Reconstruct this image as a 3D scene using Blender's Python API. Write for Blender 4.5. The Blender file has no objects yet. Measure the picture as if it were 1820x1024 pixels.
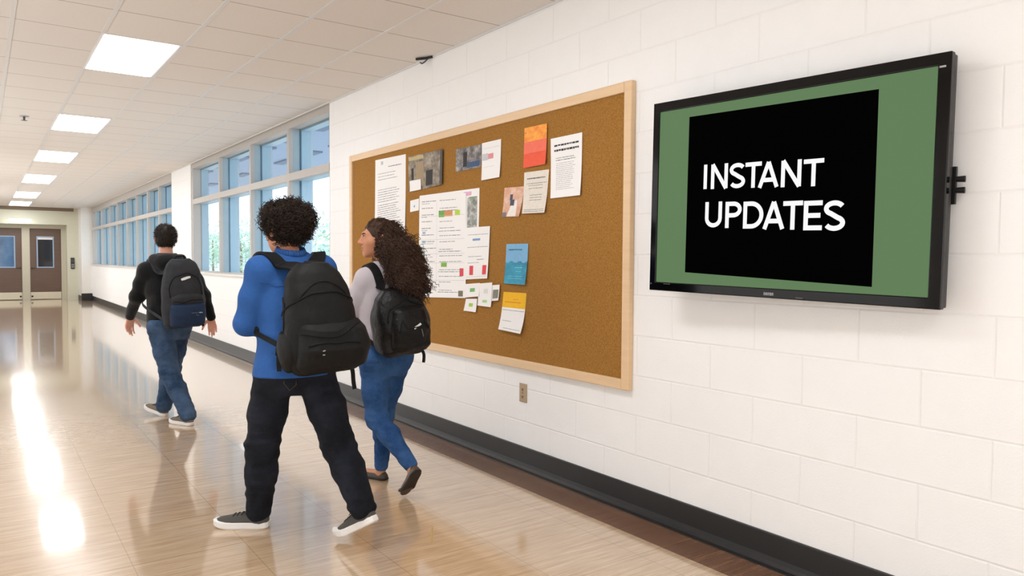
import bpy, bmesh, math, random
import numpy as np
from math import sin, cos, pi, radians, sqrt, atan2, tan
from mathutils import Vector, Matrix, Euler

rng = random.Random(7)
scene = bpy.context.scene
COL = scene.collection

# ------------------------------------------------------------------ objects
def tag(o, label=None, cat=None, group=None, kind=None):
    if label: o['label'] = label
    if cat: o['category'] = cat
    if group: o['group'] = group
    if kind: o['kind'] = kind
    return o

def empty(name, loc=(0, 0, 0), rz=0.0, parent=None):
    o = bpy.data.objects.new(name, None)
    o.empty_display_size = 0.05
    COL.objects.link(o)
    o.location = loc
    o.rotation_euler = (0, 0, rz)
    if parent: o.parent = parent
    return o

def thing(name, label, cat, loc=(0, 0, 0), rz=0.0, group=None):
    return tag(empty(name, loc, rz), label, cat, group)

class MB:
    """collects shapes for ONE mesh object"""
    def __init__(s): s.v = []; s.f = []; s.mi = []; s.m = 0
    def add(s, vs, fs):
        b = len(s.v); s.v += [tuple(v) for v in vs]
        s.f += [tuple(b + i for i in f) for f in fs]; s.mi += [s.m] * len(fs)
    def box(s, x0, x1, y0, y1, z0, z1):
        s.add([(x0, y0, z0), (x1, y0, z0), (x1, y1, z0), (x0, y1, z0), (x0, y0, z1), (x1, y0, z1), (x1, y1, z1), (x0, y1, z1)],
              [(0, 3, 2, 1), (4, 5, 6, 7), (0, 1, 5, 4), (1, 2, 6, 5), (2, 3, 7, 6), (3, 0, 4, 7)])
    def quad(s, a, b, c, d): s.add([a, b, c, d], [(0, 1, 2, 3)])
    def prism_y(s, prof, y0, y1):
        n = len(prof)
        s.add([(x, y0, z) for x, z in prof] + [(x, y1, z) for x, z in prof],
              [tuple(range(n - 1, -1, -1)), tuple(range(n, 2 * n))] + [(i, (i + 1) % n, n + (i + 1) % n, n + i) for i in range(n)])
    def cyl(s, c, ax, r0, r1, L, n=20):
        ax = Vector(ax).normalized(); c = Vector(c)
        e1 = ax.orthogonal().normalized(); e2 = ax.cross(e1)
        vs = []
        for k, r in ((0, r0), (1, r1)):
            for i in range(n):
                a = 2 * pi * i / n
                vs.append(c + ax * (L * k) + e1 * (r * cos(a)) + e2 * (r * sin(a)))
        s.add(vs, [tuple(range(n - 1, -1, -1)), tuple(range(n, 2 * n))] + [(i, (i + 1) % n, n + (i + 1) % n, n + i) for i in range(n)])
    def tube(s, pts, rad, n=6):
        pts = [Vector(p) for p in pts]; N = len(pts)
        if not hasattr(rad, '__len__'): rad = [rad] * N
        t0 = (pts[1] - pts[0]).normalized(); e1 = t0.orthogonal().normalized()
        vs = []
        for i in range(N):
            t = (pts[min(i + 1, N - 1)] - pts[max(i - 1, 0)])
            if t.length < 1e-9: t = t0.copy()
            t.normalize()
            e1 = e1 - t * e1.dot(t)
            if e1.length < 1e-6: e1 = t.orthogonal()
            e1.normalize(); e2 = t.cross(e1)
            for k in range(n):
                a = 2 * pi * k / n
                vs.append(pts[i] + e1 * (rad[i] * cos(a)) + e2 * (rad[i] * sin(a)))
        fs = [tuple(range(n - 1, -1, -1)), tuple((N - 1) * n + k for k in range(n))]
        for i in range(N - 1):
            for k in range(n):
                fs.append((i * n + k, i * n + (k + 1) % n, (i + 1) * n + (k + 1) % n, (i + 1) * n + k))
        s.add(vs, fs)
    def build(s, name, mats, parent=None, smooth=False, bevel=0, seg=2):
        me = bpy.data.meshes.new(name)
        me.from_pydata(s.v, [], s.f); me.update()
        for m in (mats if isinstance(mats, (list, tuple)) else [mats]): me.materials.append(m)
        if s.m or any(s.mi): me.polygons.foreach_set('material_index', s.mi)
        if smooth: me.polygons.foreach_set('use_smooth', [True] * len(me.polygons))
        o = bpy.data.objects.new(name, me); COL.objects.link(o)
        if parent: o.parent = parent
        if bevel:
            b = o.modifiers.new('bevel', 'BEVEL'); b.width = bevel; b.segments = seg; b.limit_method = 'ANGLE'
        return o

# ------------------------------------------------------------------ materials
def lin(c):
    return tuple(((v / 255) / 12.92 if v / 255 <= 0.04045 else ((v / 255 + 0.055) / 1.055) ** 2.4) for v in c) + (1,)

class NT:
    def __init__(s, name):
        s.mat = bpy.data.materials.new(name); s.mat.use_nodes = True
        s.t = s.mat.node_tree; s.n = s.t.nodes; s.l = s.t.links
        s.p = s.n['Principled BSDF']
    def node(s, typ, ins=None, **kw):
        nd = s.n.new(typ)
        for k, v in kw.items(): setattr(nd, k, v)
        for k, v in (ins or {}).items():
            if hasattr(v, 'is_linked') or isinstance(v, bpy.types.NodeSocket): s.l.new(v, nd.inputs[k])
            else: nd.inputs[k].default_value = v
        return nd
    def math(s, op, a, b=0.0, c=0.0):
        return s.node('ShaderNodeMath', {0: a, 1: b, 2: c}, operation=op).outputs[0]
    def mix(s, f, a, b):
        nd = s.n.new('ShaderNodeMix'); nd.data_type = 'RGBA'
        for k, v in ((0, f), (6, a), (7, b)):
            if isinstance(v, bpy.types.NodeSocket): s.l.new(v, nd.inputs[k])
            else: nd.inputs[k].default_value = v
        return nd.outputs[2]
    def coords(s):
        tc = s.n.new('ShaderNodeTexCoord'); return tc.outputs['Object']
    def noise(s, scale, detail=3, vec=None, rough=0.55):
        nd = s.n.new('ShaderNodeTexNoise'); nd.inputs['Scale'].default_value = scale
        nd.inputs['Detail'].default_value = detail; nd.inputs['Roughness'].default_value = rough
        s.l.new(vec or s.coords(), nd.inputs['Vector']); return nd.outputs['Fac']
    def mapped(s, scale, loc=(0, 0, 0)):
        return s.node('ShaderNodeMapping', {'Vector': s.coords(), 'Scale': scale, 'Location': loc}).outputs[0]
    def bump(s, h, strength, dist=0.01, prev=None):
        ins = {'Height': h, 'Strength': strength, 'Distance': dist}
        if prev: ins['Normal'] = prev
        return s.node('ShaderNodeBump', ins).outputs[0]
    def set(s, **kw):
        for k, v in kw.items():
            k = k.replace('_', ' ')
            if isinstance(v, bpy.types.NodeSocket): s.l.new(v, s.p.inputs[k])
            else: s.p.inputs[k].default_value = v
        return s

def mat(name, rgb, rough=0.6, var=0.08, nscale=20, bump=0.0, metal=0.0, spec=0.5, bscale=None, bdist=0.005, coat=0.0):
    t = NT(name); c = lin(rgb)
    n = t.noise(nscale)
    d = tuple(v * (1 - var) for v in c[:3]) + (1,); e = tuple(min(1, v * (1 + var)) for v in c[:3]) + (1,)
    t.set(Base_Color=t.mix(n, d, e), Roughness=rough, Metallic=metal, Specular_IOR_Level=spec)
    if coat: t.set(Coat_Weight=coat, Coat_Roughness=0.05)
    if bump:
        t.set(Normal=t.bump(t.noise(bscale or nscale * 4), bump, bdist))
    return t.mat

def emit(name, rgb, strength, base=(255, 255, 255)):
    t = NT(name)
    t.set(Base_Color=lin(base), Emission_Color=lin(rgb), Emission_Strength=strength, Roughness=0.6)
    return t.mat

# geometry of the corridor (metres): camera above the origin, +Y down the hall
WX = 2.908; ZC = 2.965; CAMZ = 1.382
YEND = 27.3

M = {}
def wall_material():
    t = NT('painted_block_wall')
    sep = t.node('ShaderNodeSeparateXYZ', {0: t.coords()})
    u = t.math('ADD', sep.outputs[1], 5.03 * 4 - 1.91 + 0.0)       # along the wall
    v = t.math('ADD', sep.outputs[2], 0.2195 * 10 - 0.533 + 0.2195 * 0)
    cmb = t.node('ShaderNodeCombineXYZ', {0: u, 1: v, 2: 0.0}).outputs[0]
    def brick(ms, smooth):
        b = t.n.new('ShaderNodeTexBrick')
        t.l.new(cmb, b.inputs['Vector'])
        b.offset = 0.5; b.offset_frequency = 2; b.squash = 1; b.squash_frequency = 2
        b.inputs['Scale'].default_value = 1; b.inputs['Mortar Size'].default_value = ms
        b.inputs['Mortar Smooth'].default_value = smooth
        b.inputs['Brick Width'].default_value = 0.503; b.inputs['Row Height'].default_value = 0.2195
        b.inputs['Color1'].default_value = (1, 1, 1, 1); b.inputs['Color2'].default_value = (0, 0, 0, 1)
        b.inputs['Mortar'].default_value = (0.5, 0.5, 0.5, 1)
        return b
    b = brick(0.007, 0.9)
    fine = t.noise(170, 4)
    mid = t.noise(9, 3)
    c = t.mix(mid, lin((245, 245, 245)), lin((249, 249, 249)))
    tint = t.node('ShaderNodeMath', {0: b.outputs['Color'], 1: 0.5}, operation='MULTIPLY').outputs[0]
    c = t.mix(t.math('MULTIPLY', tint, 0.25), c, lin((239, 239, 238)))
    c = t.mix(t.math('MULTIPLY', b.outputs['Fac'], 0.09), c, lin((205, 202, 198)))
    n1 = t.bump(t.math('SUBTRACT', 1.0, b.outputs['Fac']), 0.36, 0.006)
    n2 = t.bump(fine, 0.22, 0.004, n1)
    t.set(Base_Color=c, Roughness=0.55, Normal=n2, Specular_IOR_Level=0.35)
    return t.mat

def ceiling_material():
    t = NT('acoustic_ceiling_tile')
    sep = t.node('ShaderNodeSeparateXYZ', {0: t.coords()})
    def line(sock, off, step, half):
        a = t.math('ADD', sock, -off + step * 200 + step / 2)
        a = t.math('MODULO', a, step)
        a = t.math('ABSOLUTE', t.math('SUBTRACT', a, step / 2))
        return t.math('LESS_THAN', a, half)
    ly = line(sep.outputs[1], 6.03, 0.598, 0.0055)
    n = t.noise(60, 4)
    c = t.mix(n, lin((226, 220, 214)), lin((232, 227, 222)))
    c = t.mix(ly, c, lin((178, 170, 164)))
    pin = t.noise(350, 2)
    t.set(Base_Color=c, Roughness=0.9, Normal=t.bump(pin, 0.25, 0.003), Specular_IOR_Level=0.2)
    return t.mat

def floor_material():
    t = NT('polished_plank_floor')
    co = t.coords()
    sep = t.node('ShaderNodeSeparateXYZ', {0: co})
    x, y = sep.outputs[0], sep.outputs[1]
    g1 = t.noise(1.0, 5, t.mapped((5, 95, 1)), 0.65)
    g2 = t.noise(1.0, 4, t.mapped((1.6, 30, 1), (3, 7, 0)), 0.6)
    g = t.math('ADD', t.math('MULTIPLY', g1, 0.6), t.math('MULTIPLY', g2, 0.4))
    g = t.node('ShaderNodeMapRange', {0: g, 1: 0.36, 2: 0.66, 3: 0.0, 4: 1.0}).outputs[0]
    light = t.mix(g, lin((179, 147, 112)), lin((219, 193, 162)))
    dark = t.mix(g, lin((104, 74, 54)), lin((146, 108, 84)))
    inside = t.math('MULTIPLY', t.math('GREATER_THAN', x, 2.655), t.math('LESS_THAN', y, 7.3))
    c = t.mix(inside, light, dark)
    def seam(sock, off, step, half):
        a = t.math('MODULO', t.math('ADD', sock, -off + step * 200 + step / 2), step)
        return t.math('LESS_THAN', t.math('ABSOLUTE', t.math('SUBTRACT', a, step / 2)), half)
    s = t.math('MAXIMUM', seam(x, 0.535, 0.49, 0.0022), seam(y, 3.68, 1.2, 0.003))
    s = t.math('MULTIPLY', s, 0.5)
    c = t.mix(s, c, lin((150, 118, 85)))
    wav = t.noise(1.0, 2, t.mapped((1.6, 5.5, 1)))
    fine = t.noise(1.0, 2, t.mapped((14, 160, 1)))
    nb = t.bump(wav, 0.075, 0.02)
    nb = t.bump(fine, 0.012, 0.003, nb)
    t.set(Base_Color=c, Roughness=0.22, Specular_IOR_Level=0.30, Normal=nb, Coat_Weight=1.0, Coat_Roughness=0.07, Coat_IOR=1.8)
    return t.mat

def glass_material(name='window_glass', tint=(0.88, 0.94, 0.98)):
    t = NT(name)
    out = t.n['Material Output']
    tr = t.node('ShaderNodeBsdfTransparent', {0: tint + (1,)})
    gl = t.node('ShaderNodeBsdfGlossy', {0: (0.9, 0.97, 1, 1), 'Roughness': 0.02})
    fr = t.node('ShaderNodeFresnel', {'IOR': 1.35})
    mx = t.node('ShaderNodeMixShader', {0: fr.outputs[0], 1: tr.outputs[0], 2: gl.outputs[0]})
    t.l.new(mx.outputs[0], out.inputs['Surface'])
    return t.mat

def cork_material():
    t = NT('cork')
    n1 = t.noise(140, 5, rough=0.7); n2 = t.noise(500, 2); n3 = t.noise(6, 2)
    c = t.mix(t.node('ShaderNodeMapRange', {0: n1, 1: 0.38, 2: 0.62, 3: 0.0, 4: 1.0}).outputs[0], lin((139, 95, 40)), lin((178, 131, 68)))
    c = t.mix(t.math('MULTIPLY', n3, 0.25), c, lin((150, 104, 48)))
    t.set(Base_Color=c, Roughness=0.9, Normal=t.bump(n2, 0.3, 0.002), Specular_IOR_Level=0.15)
    return t.mat

def wood_material(name, a, b, vec=(3, 3, 40)):
    t = NT(name)
    n = t.noise(1.0, 4, t.mapped(vec))
    t.set(Base_Color=t.mix(n, lin(a), lin(b)), Roughness=0.45, Normal=t.bump(n, 0.06, 0.003))
    return t.mat

M['wall'] = wall_material()
M['plain_wall'] = mat('painted_wall', (236, 232, 226), 0.6, 0.02, 6, 0.06, bscale=160)
M['ceiling'] = ceiling_material()
M['grid_bar'] = mat('grid_bar_paint', (222, 222, 222), 0.5, 0.02)
M['floor'] = floor_material()
M['cork'] = cork_material()
M['board_wood'] = wood_material('pale_board_frame_wood', (222, 188, 146), (236, 206, 168))
M['black_rubber'] = mat('black_cove_rubber', (24, 23, 24), 0.42, 0.15, 30, 0.05)
M['frame_alu'] = mat('window_frame_paint', (186, 180, 174), 0.45, 0.03, 12)
M['frame_outer'] = mat('outer_frame_sky_tint', (160, 180, 190), 0.4, 0.06, 8)  # sky reflected on the mullion sides, put into the base colour
M['gasket'] = mat('dark_gasket', (84, 132, 154), 0.5, 0.05)
M['sill'] = mat('sill_paint', (226, 224, 222), 0.4, 0.02)
M['glass'] = glass_material()
M['light_panel'] = emit('light_diffuser', (250, 252, 255), 15.0)
M['light_frame'] = mat('light_frame_white', (238, 238, 238), 0.4, 0.02)
M['tv_black'] = mat('tv_gloss_black', (5, 5, 6), 0.10, 0.2, 8, spec=0.30)
M['tv_side'] = mat('tv_side_plastic', (40, 38, 37), 0.4, 0.1, 20)
M['tv_back'] = mat('tv_back_plastic', (18, 18, 18), 0.6, 0.1, 20)
M['silver'] = mat('silver_print', (170, 170, 172), 0.35, 0.05, metal=0.3)
M['dim_print'] = mat('dim_grey_print', (74, 74, 78), 0.4, 0.05)
M['outlet'] = mat('outlet_beige', (176, 154, 124), 0.4, 0.04)
M['dark_hole'] = mat('outlet_slot_dark', (58, 40, 28), 0.7, 0.1)
M['black_metal'] = mat('black_metal', (20, 20, 21), 0.45, 0.1, 30, metal=0.4)
M['white_paper'] = mat('white_paper', (246, 245, 244), 0.75, 0.01, 14)

# ------------------------------------------------------------------ setting
def structure(mb, name, m, **kw):
    return tag(mb.build(name, m, **kw), kind='structure')

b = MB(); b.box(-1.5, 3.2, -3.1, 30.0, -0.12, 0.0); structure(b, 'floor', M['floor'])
b = MB(); b.box(-1.5, 3.2, -3.1, 30.0, ZC, ZC + 0.12); structure(b, 'ceiling', M['ceiling'])
b = MB()
for k in range(-4, 5):
    x = 0.734 + 0.5335 * k
    if -1.4 < x < 2.86: b.box(x - 0.013, x + 0.013, -3.0, 28.2, ZC - 0.004, ZC + 0.01)
b.box(WX - 0.014, WX, -3.0, YEND, ZC - 0.012, ZC + 0.01)
structure(b, 'trim_1', M['grid_bar'])

W1A, W1B = 7.303, 13.45          # first window bay
W2A, W2B = 15.0, YEND            # second window bay
SILL = 1.135
T = 0.26
b = MB()
b.box(WX, WX + T, -3.0, W1A, 0, ZC)
b.box(WX, WX + T, W1A, W1B, 0, SILL)
b.box(WX, WX + T, W1B, W2A, 0, ZC)
b.box(WX, WX + T, W2A, W2B, 0, SILL)
structure(b, 'wall_right', M['wall'])
b = MB(); b.box(-1.5, -1.4, -3.0, 28.6, 0, ZC); structure(b, 'wall_left', M['plain_wall'])
b = MB(); b.box(-1.5, WX + T, -3.1, -3.0, 0, ZC); structure(b, 'wall_back', M['plain_wall'])
M['end_wall'] = mat('end_wall_olive_cream', (210, 208, 188), 0.55, 0.03, 5, 0.05, bscale=120)
M['end_header'] = mat('end_header_cream', (222, 216, 190), 0.55, 0.03, 5)
b = MB(); b.box(2.62, WX + T, YEND, 28.9, 0, ZC); structure(b, 'wall_column', M['plain_wall'])
b = MB()
b.box(2.30, 2.62, 28.2, 28.9, 0, ZC)            # wall beside the doors
b.box(-1.5, 2.30, 28.2, 28.9, 2.42, ZC)         # header over the doors
b.box(-1.5, -0.2, 28.2, 28.9, 0, 2.42)
b.box(-0.2, 2.30, 29.3, 29.4, 0, 2.42)          # dark lobby behind the glass
structure(b, 'wall_end', [M['end_wall']])
M['brown_shadow'] = mat('brown_header_shade', (128, 110, 92), 0.6, 0.05)
b = MB(); b.box(-1.4, 2.50, 28.17, 28.2, 2.86, ZC); structure(b, 'header_shade_strip', M['brown_shadow'])  # shadow along the header top, modelled as a brown strip

# cove base
def cove(y0, y1): return [(WX, 0.0), (WX, 0.15), (WX - 0.010, 0.15), (WX - 0.012, 0.145), (WX - 0.012, 0.045), (WX - 0.016, 0.025), (WX - 0.026, 0.010), (WX - 0.042, 0.004), (WX - 0.042, 0.0)]
b = MB(); b.prism_y(cove(0, 0), -3.0, YEND - 0.04); structure(b, 'baseboard_right', M['black_rubber'], smooth=False)
b = MB(); b.box(2.60, WX, YEND - 0.035, YEND, 0, 0.23); b.box(2.60, 2.62, YEND, 28.2, 0, 0.15)
structure(b, 'baseboard_end', M['black_rubber'], bevel=0.006)

# windows -------------------------------------------------------------
def window(idx, ya, yb, mull, zt0, zt1, ztop):
    w = empty('window_%d' % idx, (WX, ya, SILL)); tag(w, kind='structure')
    inv = Matrix.Translation(-Vector((WX, ya, SILL)))
    def fin(mb, name, m, parent=w, **kw):
        mb.v = [tuple(inv @ Vector(v)) for v in mb.v]
        return mb.build(name, m, parent, **kw)
    xi, xg, xo = WX + 0.015, WX + 0.145, WX + 0.26
    hw = 0.032
    f = MB(); f.m = 0
    f.box(xi, xg, ya, yb, ztop, ZC)                    # head
    f.box(xi, xg, ya, ya + 0.05, SILL, ztop)           # near jamb
    f.box(xi, xg, yb - 0.09, yb, SILL, ztop)           # far jamb
    f.box(xi, xg, ya, yb, SILL, SILL + 0.035)
    f.m = 1
    f.box(xg, xo, ya, yb, ztop - 0.02, ZC)
    f.box(xg, xo, yb - 0.10, yb, SILL, ztop)
    f.box(xg, xo, ya, ya + 0.05, SILL, ztop)
    f.box(xg, xo, ya, yb, SILL - 0.05, SILL + 0.03)
    fin(f, 'window_frame', [M['frame_alu'], M['frame_outer']])
    ys = [ya + 0.05] + list(mull) + [yb - 0.09]
    for y in mull:
        m_ = MB()
        m_.box(xi - 0.004, xi + 0.045, y - hw, y + hw, SILL + 0.035, ztop)
        m_.m = 1
        m_.box(xi + 0.045, xg, y - hw + 0.006, y + hw - 0.006, SILL + 0.035, ztop)
        m_.m = 2
        m_.box(xg, xg + 0.012, y - hw - 0.006, y + hw + 0.006, SILL + 0.035, ztop)
        m_.m = 1
        m_.box(xg + 0.012, xo + 0.03, y - hw - 0.02, y + hw, SILL + 0.035, ztop)
        fin(m_, 'mullion', [M['frame_alu'], M['frame_outer'], M['gasket']])
    tr = MB(); tr.box(xi - 0.006, xi + 0.05, ya + 0.04, yb - 0.05, zt0, zt1)
    tr.m = 1; tr.box(xi + 0.05, xo, ya + 0.04, yb - 0.05, zt0 + 0.01, zt1 - 0.005)
    fin(tr, 'transom', [M['frame_alu'], M['frame_outer']])
    s_ = MB(); s_.box(WX - 0.03, WX + 0.05, ya, yb, SILL - 0.012, SILL + 0.018)
    fin(s_, 'window_sill', M['sill'], bevel=0.005)
    for i in range(len(ys) - 1):
        for z0, z1 in ((SILL + 0.03, zt0), (zt1, ztop)):
            g = MB(); g.quad((xg, ys[i], z0), (xg, ys[i], z1), (xg, ys[i + 1], z1), (xg, ys[i + 1], z0))
            fin(g, 'pane', M['glass'])
window(1, W1A, W1B, (8.60, 10.09, 11.665), 2.275, 2.36, 2.875)
window(2, W2A, W2B, (16.32, 17.557, 18.97, 20.35, 21.91, 23.38, 25.03, 26.5), 2.235, 2.32, 2.80)

# end doors ---------------------------------------------------------------
M['door_brown'] = wood_material('brown_door_veneer', (92, 72, 60), (112, 88, 74), (2, 2, 30))
M['door_metal'] = mat('door_frame_cream', (196, 190, 170), 0.45, 0.03)
M['kick'] = mat('kick_plate', (214, 206, 184), 0.35, 0.03, metal=0.2)
M['lite_dark'] = mat('door_lite_dark_glass', (14, 20, 30), 0.06, 0.3, 3, spec=0.8)
M['lite_blue'] = mat('door_lite_blue_reflection', (70, 110, 150), 0.08, 0.9, 2.5, spec=0.8)  # blue reflection in the pane, painted as its base colour
M['lite_frame'] = mat('door_lite_frame', (150, 172, 196), 0.4, 0.03)
DY = 28.62
def end_door(idx, x0, x1, lx0, lx1, lm, hinge):
    d = empty('door_%d' % idx, (x0, DY, 0)); tag(d, kind='structure')
    def fin(mb, name, m, parent=d, off=(0, 0, 0), **kw):
        mb.v = [(v[0] - x0, v[1] - DY, v[2]) for v in mb.v]
        return mb.build(name, m, parent, **kw)
    a = MB(); a.box(x0, x1, DY, DY + 0.05, 0.01, 2.30); fin(a, 'door_leaf', M['door_brown'], bevel=0.004)
    a = MB(); a.box(x0 + 0.01, x1 - 0.01, DY - 0.006, DY, 0.02, 0.245); fin(a, 'kick_plate', M['kick'])
    fr = MB()
    for q in ((lx0 - 0.035, lx0, 1.03, 2.05), (lx1, lx1 + 0.035, 1.03, 2.05), (lx0, lx1, 2.015, 2.05), (lx0, lx1, 1.03, 1.065)):
        fr.box(q[0], q[1], DY - 0.018, DY, q[2], q[3])
    fo = fin(fr, 'vision_panel_frame', M['lite_frame'])
    g = MB(); g.box(lx0, lx1, DY - 0.008, DY - 0.001, 1.065, 2.015); fin(g, 'vision_panel', lm)
    h = MB(); hx = x1 - 0.05 if hinge == 'l' else x0 + 0.05
    h.cyl((hx, DY, 1.02), (0, -1, 0), 0.022, 0.022, 0.03, 12); h.tube([(hx, DY - 0.035, 1.02), (hx + (-0.11 if hinge == 'l' else 0.11), DY - 0.045, 1.02)], 0.010, 8)
    h.cyl((hx, DY, 0.11), (0, -1, 0), 0.03, 0.02, 0.05, 12)
    fin(h, 'door_handle', M['black_metal'])
end_door(1, 1.30, 2.165, 1.52, 1.93, M['lite_dark'], 'r')
dl = bpy.data.objects['door_1']
b = MB(); b.box(0.222, 0.628, -0.016, -0.008, 1.945, 2.012); b.build('window_blind', M['sill'], dl)
end_door(2, 0.22, 1.085, 0.44, 0.875, M['lite_blue'], 'l')
b = MB()
b.box(1.085, 1.30, DY - 0.05, DY + 0.06, 0, 2.42)
b.box(2.165, 2.30, DY - 0.05, DY + 0.06, 0, 2.42)
b.box(0.02, 0.22, DY - 0.05, DY + 0.06, 0, 2.42)
b.box(-0.2, 2.30, DY - 0.045, DY + 0.06, 2.30, 2.42)
structure(b, 'trim_3', M['door_metal'])

# ceiling lights ------------------------------------------------------------
def ceiling_light(y0, L, label):
    t = thing('ceiling_light', label, 'light', (0.99, y0 + L / 2, ZC), group='flush ceiling light panels')
    w = 0.247; h = L / 2
    f = MB(); e = 0.016
    f.box(-w - e, -w, -h - e, h + e, -0.006, 0.01); f.box(w, w + e, -h - e, h + e, -0.006, 0.01)
    f.box(-w, w, -h - e, -h, -0.006, 0.01); f.box(-w, w, h, h + e, -0.006, 0.01)
    f.build('frame', M['light_frame'], t)
    d = MB(); r = 0.03
    pts = []
    for cx, cy, a0 in ((w - r, h - r, 0), (-w + r, h - r, 90), (-w + r, -h + r, 180), (w - r, -h + r, 270)):
        for k in range(5):
            a = radians(a0 + k * 22.5); pts.append((cx + r * cos(a), cy + r * sin(a)))
    n = len(pts)
    d.add([(x, y, -0.007) for x, y in pts] + [(x, y, 0.008) for x, y in pts], [tuple(range(n - 1, -1, -1))] + [(i, (i + 1) % n, n + (i + 1) % n, n + i) for i in range(n)])
    d.build('diffuser', M['light_panel'], t)
LT = [(6.04, 1.18, 'large bright square ceiling panel closest to the camera'),
      (9.70, 1.20, 'second bright ceiling panel from the camera, behind the largest one'),
      (13.15, 1.45, 'third bright ceiling panel in the row down the hall'),
      (17.1, 1.9, 'fourth bright ceiling panel, third from the end doors'),
      (21.8, 2.1, 'fifth bright ceiling panel, second from the end doors'),
      (25.6, 2.0, 'farthest and thinnest ceiling panel in the row, just before the end doors')]
for a in LT: ceiling_light(*a)
for y in (2.44, -1.16):
    ceiling_light(y, 1.2, 'ceiling panel over the near end of the hall, above the camera')

# fixture on the header over the doors
t = thing('wall_light', 'small white glowing box light mounted over the end doors', 'light', (1.03, 28.17, 2.505))
b = MB(); b.box(-0.30, 0.30, -0.05, 0.03, 0.05, 0.075); b.build('housing', M['light_frame'], t)
b = MB(); b.box(-0.29, 0.29, -0.07, 0.028, -0.055, 0.05); b.build('diffuser', emit('box_light_glow', (255, 252, 246), 3.0), t, bevel=0.015)

# sprinkler head
t = thing('sprinkler_head', 'small grey sprinkler head hanging from the left ceiling tiles', 'sprinkler', (0.429, 10.09, ZC))
b = MB(); b.cyl((0, 0, 0), (0, 0, -1), 0.05, 0.045, 0.008, 16); b.build('escutcheon', M['silver'], t)
b = MB(); b.cyl((0, 0, -0.008), (0, 0, -1), 0.014, 0.010, 0.04, 10); b.cyl((0, 0, -0.048), (0, 0, -1), 0.03, 0.03, 0.004, 12); b.build('nozzle', M['dim_print'], t)
# little hook where wall meets ceiling
t = thing('ceiling_hook', 'tiny dark metal hook where the ceiling meets the white wall above the cork board', 'hook', (2.86, 5.22, ZC))
b = MB(); b.tube([(-0.04, 0.07, -0.012), (0.0, 0.0, -0.014), (0.03, -0.06, -0.012)], 0.010, 8); b.build('bar', M['black_metal'], t)
b = MB(); b.tube([(0.02, -0.02, -0.012), (0.0, -0.0, -0.04), (-0.01, 0.03, -0.05), (-0.015, 0.05, -0.038)], 0.006, 8); b.build('hook', M['dim_print'], t)

# access control box next to the doors
t = thing('card_reader', 'dark grey card reader on the cream wall beside the end doors', 'switch', (2.45, 28.2, 1.0))
b = MB(); b.box(-0.055, 0.055, -0.04, 0, 0, 0.36); b.build('housing', M['tv_side'], t, bevel=0.008)
b = MB(); b.box(-0.04, 0.04, -0.046, -0.04, 0.21, 0.32); b.build('screen', M['dim_print'], t)
b = MB()
for i in range(3):
    for j in range(3): b.box(-0.036 + i * 0.026, -0.016 + i * 0.026, -0.046, -0.04, 0.04 + j * 0.045, 0.07 + j * 0.045)
b.build('keypad', M['silver'], t)

# outlet
t = thing('wall_outlet', 'beige electrical outlet on the white wall under the cork board', 'outlet', (WX, 3.955, 0.505))
b = MB(); b.box(-0.007, 0, -0.04, 0.04, -0.062, 0.062); b.build('cover_plate', M['outlet'], t, bevel=0.003)
for z in (0.024, -0.024):
    b = MB(); b.box(-0.010, -0.006, -0.017, 0.017, z - 0.014, z + 0.014); r_ = b.build('socket', M['outlet'], t, bevel=0.003)
    b = MB(); b.box(-0.0112, -0.0095, -0.009, -0.005, z - 0.006, z + 0.006); b.box(-0.0112, -0.0095, 0.004, 0.008, z - 0.006, z + 0.006); b.cyl((-0.0095, 0, z - 0.009), (-1, 0, 0), 0.0035, 0.0035, 0.0016, 8)
    b.build('slots', M['dark_hole'], r_)
b = MB(); b.cyl((-0.0065, 0, 0), (-1, 0, 0), 0.004, 0.004, 0.002, 10); b.build('screw', M['dark_hole'], t)

# small yellow tape mark on floor
M['tape'] = mat('faded_yellow_tape', (196, 156, 70), 0.5, 0.15, 60)
b = MB(); b.box(-0.0035, 0.0035, -0.11, 0.11, 0, 0.0012)
o = b.build('floor_tape', M['tape']); o.location = (1.83, 3.26, 0.0); o.rotation_euler = (0, 0, radians(-30))
tag(o, 'short faded yellow tape mark on the tan floor', 'tape')

# ------------------------------------------------------------------ bulletin board
BX = WX - 0.022
t = thing('bulletin_board', 'large cork bulletin board with pale wood frame on white block wall', 'bulletin board', (WX, 4.84, 0.668))
y0, y1, z0, z1 = 2.945 - 4.84, 6.73 - 4.84, 0.0, 1.687
fw = 0.058
def frame_bar(y0_, y1_, z0_, z1_, horiz):
    b = MB(); b.box(-0.036, 0, y0_, y1_, z0_, z1_); return b.build('frame_rail' if horiz else 'frame_stile', M['board_wood'], t, bevel=0.006, seg=3)
frame_bar(y0 + fw, y1 - fw, z1 - fw, z1, True); frame_bar(y0 + fw, y1 - fw, z0, z0 + fw, True)
frame_bar(y0, y0 + fw, z0, z1, False); frame_bar(y1 - fw, y1, z0, z1, False)
b = MB(); b.box(-0.020, 0, y0 + fw, y1 - fw, z0 + fw, z1 - fw); b.build('cork_panel', M['cork'], t)

INK = mat('print_ink_grey', (120, 120, 124), 0.8, 0.05)
INKD = mat('print_ink_dark', (58, 56, 60), 0.8, 0.05)
COLM = {}
def colm(rgb):
    if rgb not in COLM: COLM[rgb] = mat('print_%d_%d_%d' % rgb, rgb, 0.7, 0.12, 40)
    return COLM[rgb]

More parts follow.
